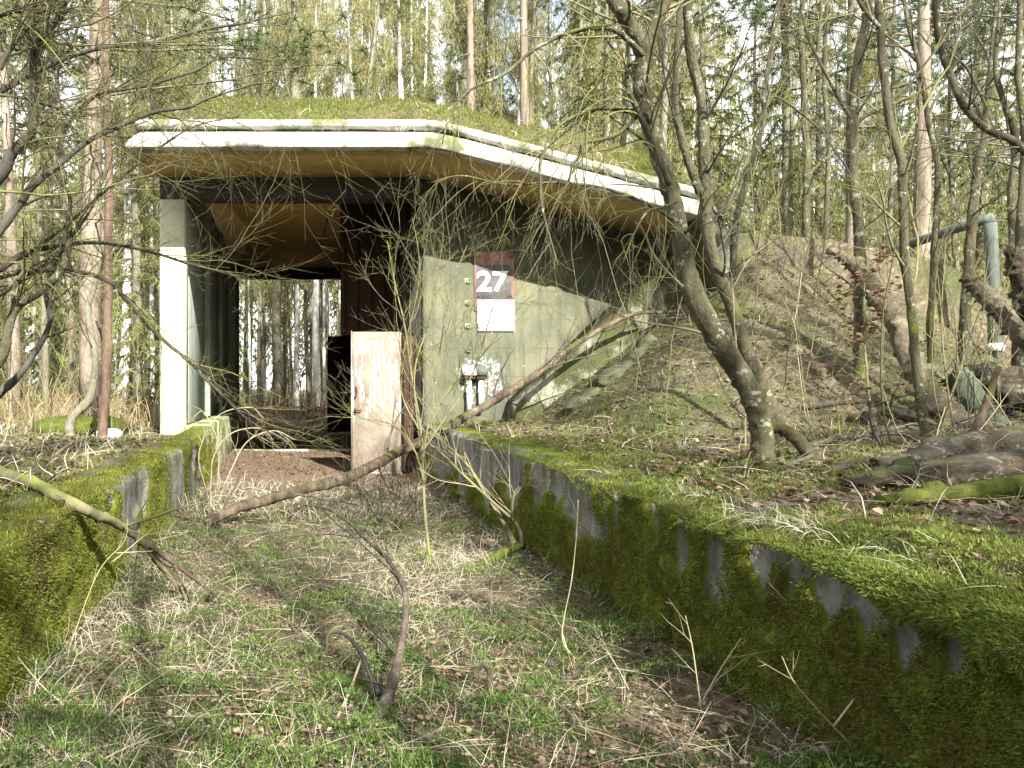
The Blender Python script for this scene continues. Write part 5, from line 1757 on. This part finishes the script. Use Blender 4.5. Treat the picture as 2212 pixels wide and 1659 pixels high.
zs_ = {}
for o, kind, x, y in PLACED:
    zs_.setdefault((zone(CX + x * F / y), kind), []).append((CX + x * F / y, o))
for (zn, kind), ls in zs_.items():
    ls.sort(key=lambda q: q[0])
    for i_, (_, o) in enumerate(ls):
        o['label'] = ('the only ' if len(ls) == 1 else ORD[min(i_, 29)] + ' ') + LOOK[kind] + (' ' if len(ls) == 1 else ' from the left ') + zn
        o['group'] = LOOK[kind] + 's ' + zn
# the far wood, one mass
ft_, ff_ = MB(), MB()
g6 = np.random.default_rng(23)
for i_ in range(480):
    y = g6.uniform(60, 115)
    x = (g6.uniform(-260, 2500) - CX) * y / F
    h = g6.uniform(14, 30)
    z0 = float(H(x, y))
    ft_.tube([(x, y, z0 - .2), (x + g6.normal(0, .2), y, z0 + h * .5), (x + g6.normal(0, .4), y, z0 + h)], [g6.uniform(.12, .24), .1, .03], 5, False)
    if g6.random() < .72:
        n = int(260)
        u = g6.random(n) ** .8
        lo_ = .05 if g6.random() < .6 else .4
        rr_ = (1 - u) * 2.4 * g6.random(n) ** .5 + .15
        a = g6.random(n) * 6.283
        p = np.stack([x + rr_ * np.cos(a), y + rr_ * np.sin(a), z0 + h * (lo_ + (1 - lo_) * u) - .3 * rr_], -1)
        dr = np.stack([np.cos(a) * .6, np.sin(a) * .6, np.full(n, -.7)], -1)
        blades(ff_, p, dr, g6.uniform(.5, 1.2, n), g6.uniform(.12, .26, n), g6, .4)
tag(ft_.build('distant_trunks', M['greybark']), 'far trunks reading as one mass at the back of the wood', 'wood', None, 'stuff')
tag(ff_.build('distant_foliage', M['needle']), 'far evergreen foliage reading as one mass at the back of the wood', 'foliage', None, 'stuff')
# dry undergrowth far left, behind and right
ug = MB()
g7 = np.random.default_rng(29)
n = 9000
y = 15 + 40 * g7.random(n) ** 1.2
Xp = g7.uniform(-120, 2350, n)
x = (Xp - CX) * y / F
k = ~((x > -2.6) & (x < 9.5) & (y < 27)) & (g7.random(n) < .35 + .65 * sstep(.45, .58, fbm(x * .35, y * .35, 0, 3, 12))) & ~((x > 9) & (y < 20))
x, y = x[k], y[k]
pts = np.stack([x, y, H(x, y)], -1)
blades(ug, pts, np.array([0, 0, 1.0]), g7.uniform(.35, 1.6, len(x)), g7.uniform(.014, .03, len(x)), g7, .22, True, .15)
n = 5000
y = g7.uniform(15, 34, n)
x = (g7.uniform(-150, 345, n) - CX) * y / F
pts = np.stack([x, y, H(x, y)], -1)
blades(ug, pts, np.array([0, 0, 1.0]), g7.uniform(.2, .9, n), g7.uniform(.012, .024, n), g7, .3, True, .2)
tag(ug.build('undergrowth', M['brush']), 'tall dry beige undergrowth between the trunks of the wood', 'undergrowth', None, 'stuff')
# thin brush saplings
out = []
for i_ in range(150):
    y = g7.uniform(14, 34)
    Xp = g7.uniform(-100, 2330)
    x = (Xp - CX) * y / F
    if (-2.8 < x < 9.8 and y < 27.5) or (x > 2 and y < 15):
        continue
    for _ in range(2):
        grow(out, np.array([x + g7.normal(0, .15), y, float(H(x, y)) - .03]), (g7.normal(0, .25), g7.normal(0, .25), 1), g7.uniform(1.4, 4.2), g7.uniform(.008, .02), 0, g7, .12, .03, (6, 4), .5)
q = MB()
put(q, [(p, np.maximum(r, .003), l) for p, r, l in out])
tag(q.build('brushwood', M['twig']), 'thicket of thin bare saplings and twigs filling the wood', 'brushwood', None, 'stuff')
out = []
for i_ in range(95):
    y = g7.uniform(5.5, 12.8)
    x = g7.uniform(4, 13)
    grow(out, np.array([x, y, float(H(x, y)) - .03]), (g7.normal(0, .2), g7.normal(0, .2), 1), g7.uniform(.8, 3.2), g7.uniform(.005, .012), 0, g7, .14, .03, (5, 3), .5)
for i_ in range(16):
    y = g7.uniform(8, 13)
    x = g7.uniform(-8, -2.4)
    grow(out, np.array([x, y, float(H(x, y)) - .03]), (g7.normal(0, .2), g7.normal(0, .2), 1), g7.uniform(.8, 2.6), g7.uniform(.005, .010), 0, g7, .14, .03, (5, 3), .5)
q = MB()
put(q, out)
tag(q.build('bank_twigs', M['twig']), 'fine bare shoots rising all over the banks', 'brushwood', None, 'stuff')

# ------------------------------------------------------------------ trees standing behind the viewer that dapple the trench
SHADE = [('pine', -4.6, -7.5, .30, .70), ('pine', 12.0, -9, .40, 1.18), ('spruce', 8.4, -5.5, .40, .62), ('spruce', 12.6, -5.0, .40, .66), ('spruce', .2, -7.6, .40, .80), ('spruce', -1.6, -6.0, .40, .66), ('pine', 6.2, -7.0, .32, .72)]
for k, xx in enumerate((-3.4, -1.0, .6, 1.8, 2.7, 3.1, 6.4, 7.4, 9.4, 11.0)):
    SHADE.append(('bare', xx, -4.6 - 1.8 * (k % 2), .14, (.62, .74, .80, .84, .88, .80, .72, .76, .8, .7)[k]))
g8 = np.random.default_rng(31)
for k in range(26):
    xx = -14 + 50 * (k + g8.random()) / 26
    SHADE.append(('spruce', xx, g8.uniform(-22, -11) - .1 * abs(xx - 4), g8.uniform(.3, .4), g8.uniform(.52, .66)))
for kind, x, y, w, zs in SHADE:
    o = plant(kind, x, y, w, g8.normal(0, .03), zs, 0, .6, g8)
    o['label'] = 'tree standing behind the viewer and shading the trench'
    o['group'] = 'trees behind the viewer'

# ------------------------------------------------------------------ light, sky, camera
L_ = Vector((-.24, 1.0, -.72)).normalized()
sd = bpy.data.lights.new('sun', 'SUN')
sd.energy = 5.0
sd.angle = math.radians(.53)
sd.color = (1.0, .965, .90)
so = bpy.data.objects.new('sun', sd)
COL.objects.link(so)
so.rotation_euler = L_.to_track_quat('-Z', 'Y').to_euler()
w = bpy.data.worlds.new('World')
scene.world = w
w.use_nodes = True
nt = w.node_tree
sk = nt.nodes.new('ShaderNodeTexSky')
sk.sky_type = 'NISHITA'
sk.sun_disc = False
sk.sun_elevation = math.asin(-L_.z)
sk.sun_rotation = math.atan2(-L_.x, -L_.y)
sk.air_density = 1.0
sk.dust_density = 4.0
sk.ozone_density = .6
bg = nt.nodes['Background']
# thin bright cloud over most of the sky, blue showing between
tc = nt.nodes.new('ShaderNodeTexCoord')
cn = nt.nodes.new('ShaderNodeTexNoise')
cn.inputs['Scale'].default_value = 3.2
cn.inputs['Detail'].default_value = 5
nt.links.new(tc.outputs['Generated'], cn.inputs['Vector'])
mr = nt.nodes.new('ShaderNodeMapRange')
mr.interpolation_type = 'SMOOTHSTEP'
mr.inputs[1].default_value = .30
mr.inputs[2].default_value = .52
nt.links.new(cn.outputs['Fac'], mr.inputs[0])
mx = nt.nodes.new('ShaderNodeMix')
mx.data_type = 'RGBA'
nt.links.new(mr.outputs[0], mx.inputs[0])
nt.links.new(sk.outputs[0], mx.inputs[6])
mx.inputs[7].default_value = (5.0, 5.1, 5.2, 1)
nt.links.new(mx.outputs[2], bg.inputs[0])
bg.inputs[1].default_value = .12
cam = bpy.data.cameras.new('camera')
cam.sensor_width = 36
cam.lens = 36 * F / 2212
cam.shift_x = (1106 - CX) / 2212
cam.shift_y = (CY - 829.5) / 2212
cam.clip_end = 1000
cam.clip_start = .05
co = bpy.data.objects.new('camera', cam)
COL.objects.link(co)
co.location = (0, 0, EYE)
co.rotation_euler = (math.pi / 2, 0, 0)
scene.camera = co
scene.view_settings.view_transform = 'Standard'
scene.view_settings.look = 'None'
scene.view_settings.exposure = 2.0
scene.view_settings.gamma = 1
scene.cycles.max_bounces = 5
scene.cycles.diffuse_bounces = 3
scene.cycles.transmission_bounces = 4
